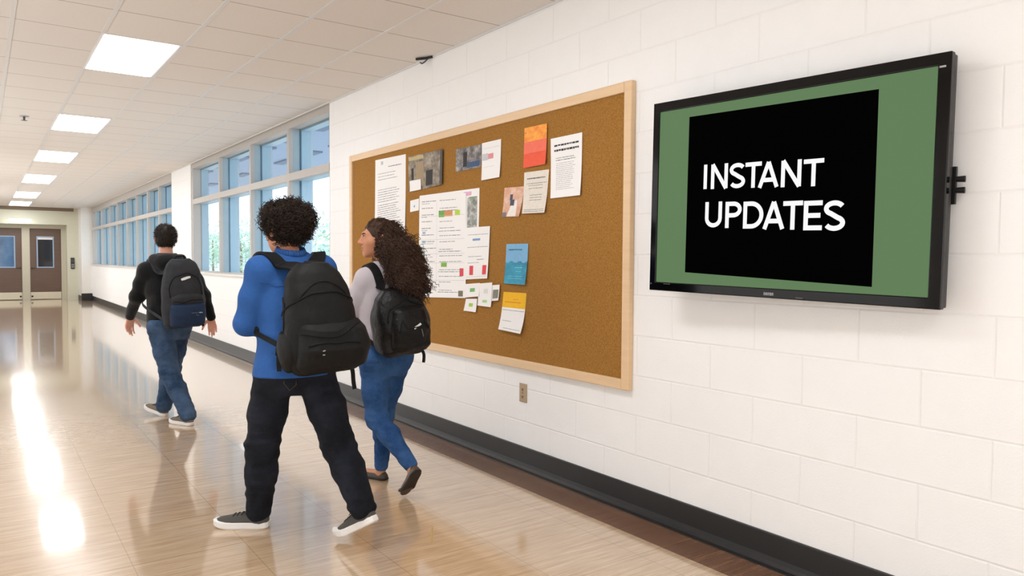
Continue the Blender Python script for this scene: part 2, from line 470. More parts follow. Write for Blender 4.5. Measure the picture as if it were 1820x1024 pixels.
class Sheet:
    """a pinned sheet: corners TL,TR,BR,BL as (y,z) on the wall; u right, v down"""
    def __init__(s, name, label, cat, corners, m, off=0.001, curl=0.012, lift=0.0, group=None):
        s.c = corners; s.off = off; s.curl = curl; s.lift = lift
        cy = sum(c[0] for c in corners) / 4; cz = sum(c[1] for c in corners) / 4
        s.o = (BX + 0.002 - off, cy, cz)
        s.t = thing(name, label, cat, s.o, group=group)
        b = MB(); nu, nv = 6, 10
        vs = [s.pt(i / nu, j / nv) for j in range(nv + 1) for i in range(nu + 1)]
        fs = [(j * (nu + 1) + i, (j + 1) * (nu + 1) + i, (j + 1) * (nu + 1) + i + 1, j * (nu + 1) + i + 1) for j in range(nv) for i in range(nu)]
        b.add(vs, fs); s.sheet = b.build('sheet', m, s.t, smooth=True)
    def pt(s, u, v, d=0.0):
        (a, b_, c, d_) = s.c
        y = (a[0] * (1 - u) + b_[0] * u) * (1 - v) + (d_[0] * (1 - u) + c[0] * u) * v
        z = (a[1] * (1 - u) + b_[1] * u) * (1 - v) + (d_[1] * (1 - u) + c[1] * u) * v
        bend = s.curl * (v ** 3) * (0.6 + 0.4 * u) + s.lift * (u ** 3) * 0.6
        return (-(bend + d), y - s.o[1], z - s.o[2])
    def patch(s, b, u0, v0, u1, v1, d=0.0008, n=3):
        for j in range(n):
            a, c = v0 + (v1 - v0) * j / n, v0 + (v1 - v0) * (j + 1) / n
            b.quad(s.pt(u0, a, d), s.pt(u0, c, d), s.pt(u1, c, d), s.pt(u1, a, d))
    def lines(s, name, rows, m, d=0.0009):
        b = MB()
        for (u0, u1, v, h) in rows:
            u = u0
            while u < u1 - 0.01:
                w = min(rng.uniform(0.03, 0.11), u1 - u)
                s.patch(b, u, v, u + w, v + h * rng.uniform(0.8, 1.1), d, 1); u += w + 0.012
        return b.build(name, m, s.t)
    def block(s, name, rgb, u0, v0, u1, v1, d=0.0007):
        b = MB(); s.patch(b, u0, v0, u1, v1, d); return b.build(name, colm(rgb) if isinstance(rgb, tuple) else rgb, s.t)

WP = M['white_paper']
GRP = 'papers pinned to the cork board'
def rows(v0, v1, n, u0=0.1, u1=0.9, h=0.006):
    return [(u0, u0 + (u1 - u0) * rng.uniform(0.75, 1.0), v0 + (v1 - v0) * i / max(1, n - 1), h) for i in range(n)]

s = Sheet('notice_sheet', 'tall white typed notice at the left end of the cork board', 'paper', [(6.18, 2.261), (5.595, 2.251), (5.594, 1.548), (6.193, 1.504)], WP, group=GRP)
s.lines('printed_lines', [(0.45, 0.88, 0.10, 0.010)] + rows(0.17, 0.24, 3, 0.1, 0.8, 0.005) + rows(0.36, 0.5, 6) + rows(0.54, 0.72, 8) + rows(0.76, 0.93, 6), INK)
s.block('corner_mark', (196, 200, 202), 0.2, 0.03, 0.27, 0.07)

# photo print: brown and grey stone scene
def photo_mat(name, cols, scale, seed):
    t_ = NT(name)
    n = t_.noise(1.0, 4, t_.mapped((scale, scale, scale * 1.6), (seed, seed * 2.3, seed * 0.7)), 0.7)
    r = t_.node('ShaderNodeValToRGB', {0: n})
    el = r.color_ramp.elements
    while len(el) < len(cols): el.new(0.5)
    for i, c in enumerate(cols):
        el[i].position = 0.3 + 0.4 * i / (len(cols) - 1); el[i].color = lin(c)
    t_.set(Base_Color=r.outputs[0], Roughness=0.5)
    return t_.mat
s = Sheet('photo_print', 'grey-brown photo of a stone arch with a dark right edge, upper left of the board', 'photo', [(5.555, 2.223), (4.967, 2.219), (4.974, 1.952), (5.535, 1.931)], photo_mat('stone_photo', [(52, 46, 40), (112, 98, 82), (150, 138, 120), (186, 176, 158)], 7, 3), lift=0.02, curl=0.004, group=GRP)
s.block('dark_edge', (74, 70, 68), 0.93, 0.0, 1.0, 1.0)
s.block('archway', (38, 34, 32), 0.52, 0.5, 0.72, 0.93); s.block('sunlit_strip', (190, 172, 126), 0.02, 0.03, 0.45, 0.13)
s.block('tan_wall', (160, 140, 110), 0.22, 0.2, 0.45, 0.9); s.block('figure', (42, 36, 34), 0.09, 0.35, 0.16, 0.68)
Sheet('note_card', 'blank white note overlapping the lower left corner of the stone photo', 'note', [(5.51, 2.021), (5.323, 2.022), (5.313, 1.938), (5.505, 1.934)], WP, off=0.009, curl=0.003, group=GRP)
s = Sheet('note_card', 'small white note beside the top left corner of the big poster', 'note', [(5.515, 1.861), (5.365, 1.87), (5.364, 1.775), (5.515, 1.768)], WP, curl=0.003, group=GRP)
s.block('blue_mark', (140, 168, 214), 0.42, 0.48, 0.56, 0.66)

s = Sheet('backing_sheet', 'white sheet behind the big poster, showing a pink mark and a garden picture', 'paper', [(5.351, 1.891), (4.469, 1.889), (4.474, 1.607), (5.34, 1.602)], WP, curl=0.002, group=GRP)
s.block('pink_mark', (232, 178, 208), 0.76, 0.06, 0.88, 0.16); s.block('garden_picture', photo_mat('garden_photo', [(70, 76, 70), (150, 152, 146), (214, 216, 212)], 16, 5), 0.82, 0.22, 0.97, 0.98)
s.block('green_leaf', (92, 160, 60), 0.84, 0.2, 0.97, 0.27)
s = Sheet('timetable_poster', 'large white poster covered with small printed rows in the middle left of the board', 'poster', [(5.351, 1.882), (4.642, 1.865), (4.637, 1.10), (5.367, 1.076)], WP, off=0.004, curl=0.006, group=GRP)
L = []
for i in range(14):
    v = 0.05 + i * 0.066
    L.append((0.06, rng.uniform(0.26, 0.4), v, 0.006))
    if i % 2 == 0: L.append((0.06, rng.uniform(0.2, 0.34), v + 0.022, 0.004))
    if i not in (2,): L.append((0.46, rng.uniform(0.7, 0.96), v + rng.uniform(0, .02), 0.005))
    if i % 3 == 1: L.append((0.44, rng.uniform(0.8, 0.96), v + 0.035, 0.005))
s.lines('printed_rows', L, INK)
b = MB()
for v in (0.2, 0.43, 0.57, 0.66, 0.83): s.patch(b, 0.03, v, 0.97, v + 0.0025)
for u in (0.4,): s.patch(b, u, 0.06, u + 0.003, 0.95, n=8)
b.build('table_rules', colm((196, 196, 200)), s.t)
s.block('green_picture', (112, 172, 74), 0.44, 0.155, 0.56, 0.215); s.block('orange_picture', (214, 146, 96), 0.56, 0.155, 0.73, 0.21); s.block('lime_square', (186, 216, 60), 0.78, 0.155, 0.88, 0.205)
s.block('green_square', (128, 182, 70), 0.5, 0.655, 0.62, 0.70); s.block('printed_stamp', (120, 116, 92), 0.86, 0.93, 0.95, 0.985)
for v, c in ((0.35, (160, 186, 224)), (0.44, (150, 196, 226)), (0.54, (150, 206, 196)), (0.93, (170, 186, 224))): s.block('blue_tab', c, 0.08, v, 0.15, v + 0.022)
s.block('red_badge', (226, 70, 84), 0.88, 0.715, 0.955, 0.79)
s = Sheet('info_sheet', 'white sheet with two red badges overlapping the right side of the big poster', 'paper', [(4.64, 1.612), (4.323, 1.614), (4.348, 1.251), (4.637, 1.236)], WP, off=0.007, curl=0.006, group=GRP)
s.lines('printed_lines', [(0.1, 0.95, 0.14, 0.008), (0.08, 0.95, 0.38, 0.008), (0.1, 0.7, 0.56, 0.008), (0.1, 0.6, 0.68, 0.008), (0.5, 0.8, 0.62, 0.012)], INK)
s.block('blue_mark', (120, 160, 210), 0.3, 0.22, 0.62, 0.26)
for u in (0.18, 0.76): s.block('red_badge', (226, 70, 84), u, 0.74, u + 0.17, 0.92)
s.block('divider', (190, 190, 192), 0.05, 0.95, 0.95, 0.955)
for lab, c, col in (('small white card with a green mark, upper left of the cards below the poster', [(4.637, 1.203), (4.442, 1.217), (4.448, 1.121), (4.644, 1.104)], (120, 186, 110)),
                    ('faint plain white card, second in the top row of cards under the poster', [(4.442, 1.213), (4.285, 1.225), (4.291, 1.096), (4.448, 1.105)], (226, 228, 224)),
                    ('small card with a dark picture at the right end of the cards under the poster', [(4.285, 1.206), (4.196, 1.212), (4.208, 1.104), (4.291, 1.096)], (130, 130, 116)),
                    ('tilted white card with a lime mark, lowest of the cards under the poster', [(4.629, 1.096), (4.478, 1.103), (4.492, 1.006), (4.659, 1.008)], (170, 206, 80)),
                    ('white card with a pale green mark, low right of the cards under the poster', [(4.463, 1.12), (4.291, 1.127), (4.297, 1.053), (4.47, 1.056)], (176, 220, 150))):
    s = Sheet('note_card', lab, 'card', c, WP, off=0.010 + 0.003 * rng.random(), curl=0.004, group=GRP)
    if col == (130, 130, 116): s.block('picture', col, 0.12, 0.3, 0.9, 0.85)
    else: s.block('printed_mark', col, 0.35, 0.35, 0.68, 0.62)
s = Sheet('photo_print', 'dark grey and blue photo with no border, top middle of the board', 'photo', [(4.794, 2.195), (4.435, 2.193), (4.448, 2.033), (4.793, 2.029)], photo_mat('street_photo', [(40, 38, 42), (92, 90, 94), (140, 132, 124), (190, 184, 176)], 11, 9), curl=0.004, group=GRP)
s.block('blue_patch', (62, 84, 120), 0.45, 0.68, 0.95, 0.92); s.block('dark_post', (40, 38, 40), 0.3, 0.2, 0.45, 0.85)
s = Sheet('flyer', 'white flyer with a faint red and grey print, top middle beside the dark photo', 'flyer', [(4.435, 2.197), (4.198, 2.198), (4.203, 1.941), (4.433, 1.937)], WP, off=0.004, curl=0.010, group=GRP)
s.block('red_print', (226, 150, 150), 0.34, 0.32, 0.62, 0.46); s.block('grey_print', (206, 206, 212), 0.03, 0.3, 0.34, 0.48); s.lines('printed_lines', [(0.08, 0.9, 0.16, 0.01), (0.1, 0.7, 0.66, 0.008)], colm((206, 206, 210)))
s = Sheet('flyer', 'orange to red flyer at the top right of the board', 'flyer', [(3.935, 2.233), (3.691, 2.229), (3.693, 1.977), (3.939, 1.976)], colm((240, 92, 62)), curl=0.012, lift=0.01, group=GRP)
s.block('orange_band', photo_mat('orange_mottle', [(232, 120, 30), (250, 160, 40), (252, 176, 60)], 14, 2), 0.0, 0.0, 1.0, 0.36)
s.block('coral_band', (246, 116, 92), 0.0, 0.36, 1.0, 0.66)
s.lines('dark_heading', [(0.03, 0.98, 0.12, 0.022), (0.03, 0.9, 0.30, 0.018)], colm((176, 92, 30)), 0.0012)
s.lines('pale_lines', rows(0.42, 0.64, 7, 0.08, 0.95, 0.010), colm((252, 190, 170)), 0.0012)
s = Sheet('flyer', 'white flyer with two bold black headline rows at the right of the board', 'flyer', [(3.661, 2.13), (3.359, 2.13), (3.361, 1.763), (3.651, 1.762)], WP, curl=0.012, lift=0.006, group=GRP)
s.lines('bold_heading', [(0.12, 0.9, 0.12, 0.028), (0.12, 0.9, 0.20, 0.032)], INKD); s.lines('printed_lines', [(0.17, 0.75, 0.34, 0.010), (0.17, 0.8, 0.375, 0.012)] + rows(0.43, 0.86, 15, 0.18, 0.8, 0.005), INK)
s = Sheet('flyer', 'cream flyer with centred grey text below the orange flyer', 'flyer', [(3.932, 1.947), (3.673, 1.944), (3.698, 1.677), (3.942, 1.682)], colm((232, 224, 212)), off=0.003, curl=0.016, group=GRP)
s.lines('printed_lines', [(0.14, 0.88, 0.15, 0.03), (0.12, 0.95, 0.28, 0.012), (0.2, 0.8, 0.33, 0.012), (0.22, 0.8, 0.4, 0.012), (0.28, 0.8, 0.56, 0.012), (0.28, 0.8, 0.62, 0.012), (0.28, 0.8, 0.68, 0.012), (0.08, 0.95, 0.91, 0.012), (0.08, 0.95, 0.95, 0.012)], INK)
s = Sheet('photo_print', 'warm orange photo of a figure in a white dress, left of the cream flyer', 'photo', [(4.158, 1.865), (3.931, 1.859), (3.979, 1.665), (4.18, 1.67)], photo_mat('warm_photo', [(206, 142, 112), (222, 172, 144), (238, 212, 192)], 8, 4), curl=0.010, group=GRP)
b = MB(); n = 8
for j in range(n):
    v, v2 = 0.45 + 0.53 * j / n, 0.45 + 0.53 * (j + 1) / n
    b.quad(s.pt(0.50 - 0.22 * j / n, v, 0.001), s.pt(0.50 - 0.22 * (j + 1) / n, v2, 0.001), s.pt(0.74 + 0.06 * (j + 1) / n, v2, 0.001), s.pt(0.74 + 0.06 * j / n, v, 0.001))
b.build('white_dress', colm((244, 236, 230)), s.t)
b = MB(); s.patch(b, 0.34, 0.24, 0.48, 0.44, 0.0011); s.patch(b, 0.38, 0.42, 0.6, 0.62, 0.0012); b.build('dark_figure', colm((78, 78, 100)), s.t)
s.block('grey_corner', (128, 122, 126), 0.0, 0.84, 0.24, 1.0)
s = Sheet('flyer', 'light blue and teal flyer at the lower right of the board', 'flyer', [(4.132, 1.487), (3.881, 1.487), (3.897, 1.221), (4.149, 1.221)], colm((126, 182, 222)), curl=0.014, lift=0.006, group=GRP)
b = MB(); n = 10
for j in range(n):
    u0, u1 = j / n, (j + 1) / n
    h0, h1 = 0.45 + 0.03 * sin(j * 1.7), 0.45 + 0.03 * sin((j + 1) * 1.7)
    for k in range(4): b.quad(s.pt(u0, h0 + (1 - h0) * k / 4, .001), s.pt(u0, h0 + (1 - h0) * (k + 1) / 4, .001), s.pt(u1, h1 + (1 - h1) * (k + 1) / 4, .001), s.pt(u1, h1 + (1 - h1) * k / 4, .001))
b.build('teal_water', photo_mat('teal_print', [(10, 120, 160), (16, 142, 178), (40, 166, 196)], 10, 6), s.t)
s.lines('heading', [(0.12, 0.75, 0.13, 0.03)], colm((60, 100, 140)), 0.0012); s.lines('pale_lines', [(0.45, 0.8, 0.58, 0.018), (0.5, 0.75, 0.68, 0.012), (0.15, 0.8, 0.8, 0.01), (0.15, 0.8, 0.86, 0.01)], colm((120, 206, 226)), 0.0014)
s = Sheet('flyer', 'yellow-topped white flyer with a curled bottom, lowest on the board', 'flyer', [(4.162, 1.164), (3.902, 1.166), (3.927, 0.90), (4.20, 0.908)], WP, curl=0.03, group=GRP)
s.block('yellow_band', (250, 190, 20), 0.0, 0.0, 1.0, 0.40); s.lines('orange_heading', [(0.1, 0.8, 0.24, 0.03), (0.45, 0.7, 0.17, 0.02)], colm((226, 146, 20)), 0.0012)
s.lines('printed_lines', [(0.05, 0.97, 0.46, 0.012), (0.1, 0.5, 0.74, 0.01), (0.2, 0.95, 0.93, 0.01)], INK)

# ------------------------------------------------------------------ television
TL = Vector((2.711, 2.623, 2.151)); TR = Vector((2.795, 1.281, 2.126)); BL = Vector((2.714, 2.617, 1.241))
ex = (TR - TL).normalized(); ez = -(BL - TL).normalized(); ez = (ez - ex * ez.dot(ex)).normalized(); ey = ez.cross(ex)   # ey points to the wall
TW, TH = 1.352, 0.915
tv = thing('television', 'wall-mounted flat screen with green slide reading INSTANT UPDATES', 'television')
tv.matrix_world = Matrix((ex.to_4d(), ey.to_4d(), ez.to_4d(), (0, 0, 0, 1))).transposed()
tv.matrix_world.translation = TL
mwt = Matrix.Identity(4)
for i, a in enumerate((ex, ey, ez)):
    for k in range(3): mwt[k][i] = a[k]
mwt.translation = TL
tv.matrix_world = mwt
def tvb(): return MB()
b = tvb(); bl, bt, br, bb = 0.037, 0.045, 0.046, 0.042
o_ = [(0, -TH), (TW, -TH), (TW, 0), (0, 0)]; i_ = [(bl, -TH + bb), (TW - br, -TH + bb), (TW - br, -bt), (bl, -bt)]
b.add([(x, y, z) for y in (0, 0.03) for L_ in (o_, i_) for x, z in L_],
      [q for k in range(4) for n_ in ((k + 1) % 4,) for q in ((k, n_, 4 + n_, 4 + k), (8 + k, 12 + k, 12 + n_, 8 + n_), (k, 8 + k, 8 + n_, n_), (4 + k, 4 + n_, 12 + n_, 12 + k))])
b.build('bezel', M['tv_black'], tv, bevel=0.004, seg=3)
b = tvb(); b.box(0.004, TW - 0.003, 0.03, 0.062, -TH + 0.004, -0.004); b.build('side_casing', M['tv_side'], tv, bevel=0.006)
b = tvb(); b.box(0.20, TW - 0.20, 0.062, 0.085, -TH + 0.15, -0.15); b.build('back_cover', M['tv_back'], tv, bevel=0.01)
def screen_mat(name, rgb, k, sp=0.08):
    t_ = NT(name); t_.set(Base_Color=(0.001, 0.001, 0.001, 1), Roughness=0.5, Emission_Color=lin(rgb), Emission_Strength=k, Specular_IOR_Level=sp); return t_.mat
scr = tvb(); scr.quad((bl, 0.008, -TH + bb), (TW - br, 0.008, -TH + bb), (TW - br, 0.008, -bt), (bl, 0.008, -bt))
scr = scr.build('screen', screen_mat('screen_green', (100, 130, 90), 0.93), tv)
b = tvb(); b.quad((0.212, 0.0072, -0.820), (1.101, 0.0072, -0.845), (1.097, 0.0072, -0.094), (0.213, 0.0072, -0.089))
b.build('black_slide', screen_mat('slide_black', (2, 2, 2), 0.2, 0.0), scr)
# lettering: strokes in a unit box (x 0..w, y 0..1)
def stroke(b, pts, w, place, closed=False):
    P = [Vector(p) for p in pts]; N = len(P); Ls = []; Rs = []
    for i in range(N):
        if i == 0: d = P[1] - P[0]
        elif i == N - 1: d = P[-1] - P[-2]
        else:
            d = (P[i + 1] - P[i]).normalized() + (P[i] - P[i - 1]).normalized()
        d.normalize(); nrm = Vector((-d.y, d.x)); k = w / 2
        if 0 < i < N - 1:
            c_ = nrm.dot(Vector((-(P[i] - P[i - 1]).normalized().y, (P[i] - P[i - 1]).normalized().x)))
            k /= max(0.5, c_)
        Ls.append(P[i] + nrm * k); Rs.append(P[i] - nrm * k)
    for i in range(N - 1): b.quad(place(Rs[i]), place(Rs[i + 1]), place(Ls[i + 1]), place(Ls[i]))
def arc(cx, cy, rx, ry, a0, a1, n=14): return [(cx + rx * cos(radians(a0 + (a1 - a0) * i / n)), cy + ry * sin(radians(a0 + (a1 - a0) * i / n))) for i in range(n + 1)]
SW = 0.165
def glyph(ch, W_):
    h = SW / 2
    if ch == 'I': return [[(W_ / 2, 0), (W_ / 2, 1)]]
    if ch == 'N': return [[(h, 0), (h, 1)], [(W_ - h, 0), (W_ - h, 1)], [(h * 0.95, 1.0), (W_ - h * 0.95, 0.0)]]
    if ch == 'T': return [[(0, 1 - h), (W_, 1 - h)], [(W_ / 2, 0), (W_ / 2, 1 - h)]]
    if ch == 'A': return [[(h * 0.95, 0), (W_ / 2, 1.0 - h * .3)], [(W_ - h * 0.95, 0), (W_ / 2, 1.0 - h * .3)], [(W_ * 0.22, 0.29), (W_ * 0.78, 0.29)]]
    if ch == 'U': return [[(h, 1), (h, 0.36)] + arc(W_ / 2, 0.36, W_ / 2 - h, 0.36 - h, 180, 360)[1:] + [(W_ - h, 1)]]
    if ch == 'P': return [[(h, 0), (h, 1)], [(h, 1 - h), (W_ * 0.5, 1 - h)] + arc(W_ * 0.5, 0.70, W_ * 0.5 - h, 0.30 - h, 90, -90)[1:] + [(h, 0.40 + h)]]
    if ch == 'D': return [[(h, 0), (h, 1)], [(h, 1 - h), (W_ * 0.4, 1 - h)] + arc(W_ * 0.4, 0.5, W_ * 0.6 - h, 0.5 - h, 90, -90, 20)[1:] + [(h, h)]]
    if ch == 'E': return [[(h, 0), (h, 1)], [(h, 1 - h), (W_, 1 - h)], [(h, 0.5), (W_ * 0.9, 0.5)], [(h, h), (W_, h)]]
    if ch == 'S':
        top = arc(W_ / 2, 0.735, W_ / 2 - h, 0.265 - h, 25, 245, 16)
        bot = arc(W_ / 2, 0.265, W_ / 2 - h, 0.265 - h, 65, -155, 16)
        return [top + bot]
lines_ = [('INSTANT', [(0.3051, 0.3329), (0.3455, 0.436), (0.4449, 0.5261), (0.5259, 0.6068), (0.5901, 0.69), (0.6999, 0.7924), (0.8015, 0.8898)], (0.305, -0.319, 0.8865, -0.337), (0.3078, -0.431, 0.8514, -0.447)),
          ('UPDATES', [(0.3187, 0.4107), (0.4287, 0.5134), (0.5219, 0.6225), (0.6193, 0.7235), (0.7151, 0.8048), (0.8089, 0.8902), (0.8961, 0.9857)], (0.3187, -0.4905, 0.982, -0.509), (0.3279, -0.6075, 0.9674, -0.630))]
b = tvb()
for word, xs, topl, botl in lines_:
    for ch, (xa, xb) in zip(word, xs):
        xm = (xa + xb) / 2
        zt = topl[1] + (topl[3] - topl[1]) * (xm - topl[0]) / (topl[2] - topl[0]); zb = botl[1] + (botl[3] - botl[1]) * (xm - botl[0]) / (botl[2] - botl[0])
        hh = zt - zb; Wn = (xb - xa) / hh
        if ch == 'I': Wn = SW
        for g in glyph(ch, Wn):
            stroke(b, g, SW, lambda q: (xa + q[0] * hh, 0.0064, zb + q[1] * hh))
b.build('lettering', screen_mat('letter_white', (250, 250, 250), 1.0), scr)
b = tvb()
def small_text(b, x0, x1, z0, z1, n):
    w = (x1 - x0) / n
    for i in range(n):
        a = x0 + i * w
        b.box(a, a + w * 0.22, -0.0008, 0.001, z0, z1); b.box(a + w * .5, a + w * 0.72, -0.0008, 0.001, z0, z1)
        b.box(a, a + w * 0.72, -0.0008, 0.001, z1 - (z1 - z0) * .25, z1)
        if i % 2: b.box(a, a + w * 0.72, -0.0008, 0.001, z0, z0 + (z1 - z0) * .25)
small_text(b, 0.641, 0.690, -0.903, -0.891, 5)
b.build('brand_mark', M['silver'], tv)
b = tvb(); b.box(0.79, 0.822, -0.0008, 0.001, -0.908, -0.903); b.box(0.09, 0.13, -0.0008, 0.001, -0.882, -0.879); b.box(0.006, 0.016, -0.0008, 0.001, -0.885, -0.879); b.build('indicator_mark', M['dim_print'], tv)
b = tvb(); b.box(1.312, 1.334, -0.0008, 0.001, -0.054, -0.047); b.build('corner_sticker', M['silver'], tv)
# mount: plate on wall + arms + clips seen at the right edge
b = tvb(); b.box(0.46, 0.90, 0.085, 0.11, -0.62, -0.28); b.build('mount_plate', M['black_metal'], tv)
b = tvb()
b.box(TW - 0.02, TW + 0.006, 0.064, 0.078, -0.535, -0.40)
for z in (-0.445, -0.485): b.cyl((TW + 0.004, 0.071, z), (1, 0.2, 0), 0.010, 0.012, 0.03, 10)
b.build('mount_clip', M['black_metal'], tv)
b = tvb(); b.box(0.60, 0.76, 0.105, 0.14, -0.5, -0.4); b.build('mount_arm', M['black_metal'], tv)
# ------------------------------------------------------------------ sculpting with distance fields
V3 = lambda p: np.array(p, dtype=np.float32)
class Field:
    def __init__(s, lo, hi, h):
        s.h = h; s.lo = V3(lo)
        s.ax = [np.arange(lo[i], hi[i] + h, h, dtype=np.float32) for i in range(3)]
        s.f = np.full([len(a) for a in s.ax], 0.5, np.float32)
    def _sl(s, lo, hi):
        sl = []
        for i in range(3):
            a = max(0, int((lo[i] - s.lo[i]) / s.h) - 1); b = min(len(s.ax[i]), int((hi[i] - s.lo[i]) / s.h) + 2)
            if b <= a: return None, None
            sl.append(slice(a, b))
        g = (s.ax[0][sl[0]][:, None, None], s.ax[1][sl[1]][None, :, None], s.ax[2][sl[2]][None, None, :])
        return tuple(sl), g
    def _put(s, fn, lo, hi, k, sub=False):
        m = max(k, 0.0) + 4 * s.h
        sl, g = s._sl([v - m for v in lo], [v + m for v in hi])
        if sl is None: return
        d = fn(*g); a = s.f[sl]
        if sub: d = -d; t = np.clip(0.5 - 0.5 * (d - a) / max(k, 1e-6), 0, 1); s.f[sl] = a + (d - a) * (1 - t) + max(k, 1e-6) * t * (1 - t) if False else np.maximum(a, d) + 0.25 * max(k, 1e-6) * np.clip(1 - np.abs(a - d) / max(k, 1e-6), 0, 1) ** 2
        else: s.f[sl] = np.minimum(a, d) - 0.25 * max(k, 1e-6) * np.clip(1 - np.abs(a - d) / max(k, 1e-6), 0, 1) ** 2
    def capsule(s, a, b, ra, rb=None, k=0.02, sub=False):
        rb = ra if rb is None else rb
        a, b = V3(a), V3(b); ab = b - a; L2 = max(float(ab @ ab), 1e-9); r = max(ra, rb)
        def fn(X, Y, Z):
            t = np.clip(((X - a[0]) * ab[0] + (Y - a[1]) * ab[1] + (Z - a[2]) * ab[2]) / L2, 0, 1)
            return np.sqrt((X - a[0] - t * ab[0]) ** 2 + (Y - a[1] - t * ab[1]) ** 2 + (Z - a[2] - t * ab[2]) ** 2) - (ra + (rb - ra) * t)
        s._put(fn, np.minimum(a, b) - r, np.maximum(a, b) + r, k, sub)
    def chain(s, pts, rad, k=0.02):
        for i in range(len(pts) - 1): s.capsule(pts[i], pts[i + 1], rad[i], rad[i + 1], k)
    def ell(s, c, r, k=0.02, rot=None, sub=False):
        c = V3(c); R = np.eye(3, dtype=np.float32) if rot is None else np.array(rot, np.float32); m = max(r); mn = min(r)
        def fn(X, Y, Z):
            x, y, z = X - c[0], Y - c[1], Z - c[2]
            u = (R[0, 0] * x + R[1, 0] * y + R[2, 0] * z) / r[0]; v = (R[0, 1] * x + R[1, 1] * y + R[2, 1] * z) / r[1]; w = (R[0, 2] * x + R[1, 2] * y + R[2, 2] * z) / r[2]
            q = np.sqrt(u * u + v * v + w * w)
            g = np.sqrt((u / r[0]) ** 2 + (v / r[1]) ** 2 + (w / r[2]) ** 2)
            return np.where(q > 1e-4, q * (q - 1) / np.maximum(g, 1e-5), -mn)
        s._put(fn, c - m, c + m, k, sub)
    def loft(s, secs, k=0.03, e=2.0, rot=None, org=(0, 0, 0)):
        """secs: (z, cx, cy, rx, ry[, angle]); axis is z of the frame rot/org"""
        S = np.array([list(q) + [0] * (6 - len(q)) for q in secs], np.float32)
        zz = np.linspace(S[0, 0], S[-1, 0], 160); k_ = np.hanning(15); k_ /= k_.sum()
        cols = []
        for j in range(1, 6):
            c = np.interp(zz, S[:, 0], S[:, j]); cols.append(np.convolve(np.pad(c, 7, mode='edge'), k_, 'valid'))
        R = np.eye(3, dtype=np.float32) if rot is None else np.array(rot, np.float32); o = V3(org)
        ext = float(np.max(np.abs(S[:, 1:3])) + np.max(S[:, 3:5])) * 1.2
        def fn(X, Y, Z):
            X, Y, Z = X - o[0], Y - o[1], Z - o[2]
            if rot is None: x, y, z = X, Y, Z
            else:
                x = R[0, 0] * X + R[1, 0] * Y + R[2, 0] * Z; y = R[0, 1] * X + R[1, 1] * Y + R[2, 1] * Z; z = R[0, 2] * X + R[1, 2] * Y + R[2, 2] * Z
            cx, cy, rx, ry, an = [np.interp(z, zz, c).astype(np.float32) for c in cols]
            x = x - cx; y = y - cy; ca, sa = np.cos(an), np.sin(an)
            u = np.abs(x * ca - y * sa); v = np.abs(x * sa + y * ca)
            q = ((u / rx) ** e + (v / ry) ** e) ** (1 / e)
            d = (q - 1) * np.minimum(rx, ry)
            dz = np.maximum(S[0, 0] - z, z - S[-1, 0])
            return np.where(dz > 0, np.sqrt(np.maximum(d, 0) ** 2 + dz ** 2), np.maximum(d, dz))
        if rot is None: lo = (o[0] - ext, o[1] - ext, S[0, 0] + o[2]); hi = (o[0] + ext, o[1] + ext, S[-1, 0] + o[2])
        else:
            L = ext + float(max(abs(S[0, 0]), abs(S[-1, 0]))); lo = o - L; hi = o + L
        s._put(fn, lo, hi, k)
    def cut(s, n, p, k=0.0):       # remove the half space in front of the plane
        n = V3(n); n /= np.linalg.norm(n); p = V3(p)
        d = (s.ax[0][:, None, None] - p[0]) * n[0] + (s.ax[1][None, :, None] - p[1]) * n[1] + (s.ax[2][None, None, :] - p[2]) * n[2]
        s.f = np.maximum(s.f, d)
    def warp(s, fn):
        s.f += fn(s.ax[0][:, None, None], s.ax[1][None, :, None], s.ax[2][None, None, :])
    def value(s, P):
        P = np.atleast_2d(np.array(P, np.float32)); q = (P - s.lo) / s.h
        n = np.array(s.f.shape); i = np.clip(np.floor(q).astype(int), 0, n - 2); t = np.clip(q - i, 0, 1); out = 0
        for a in (0, 1):
            for b in (0, 1):
                for c in (0, 1):
                    w = (t[:, 0] if a else 1 - t[:, 0]) * (t[:, 1] if b else 1 - t[:, 1]) * (t[:, 2] if c else 1 - t[:, 2])
                    out = out + w * s.f[i[:, 0] + a, i[:, 1] + b, i[:, 2] + c]
        return out
    def grad(s, P):
        P = np.atleast_2d(np.array(P, np.float32)); e = s.h * 1.5; g = []
        for i in range(3):
            d = np.zeros(3, np.float32); d[i] = e; g.append(s.value(P + d) - s.value(P - d))
        g = np.stack(g, 1); return g / np.maximum(np.linalg.norm(g, axis=1, keepdims=True), 1e-6)
    def onto(s, P, off, only_inside=True):
        P = np.array(P, np.float32)
        for _ in range(8):
            v = s.value(P) - off
            if only_inside == 'near': v = np.where(v < .05, v, 0)
            elif only_inside: v = np.minimum(v, 0)
            v = np.where(s.value(P) > 0.3, 0, v)
            P = P - s.grad(P) * v[:, None] * 0.9
        return P
    def mesh(s):
        f = s.f; n = f.shape
        ins = f < 0
        cnt = np.zeros([d - 1 for d in n], np.int8)
        for a in (0, 1):
            for b in (0, 1):
                for c in (0, 1): cnt += ins[a:n[0] - 1 + a, b:n[1] - 1 + b, c:n[2] - 1 + c]
        I = np.argwhere((cnt > 0) & (cnt < 8)); idx = np.full(cnt.shape, -1, np.int32); idx[I[:, 0], I[:, 1], I[:, 2]] = np.arange(len(I))
        acc = np.zeros((len(I), 3), np.float32); num = np.zeros(len(I), np.float32)
        corners = [(a, b, c) for a in (0, 1) for b in (0, 1) for c in (0, 1)]
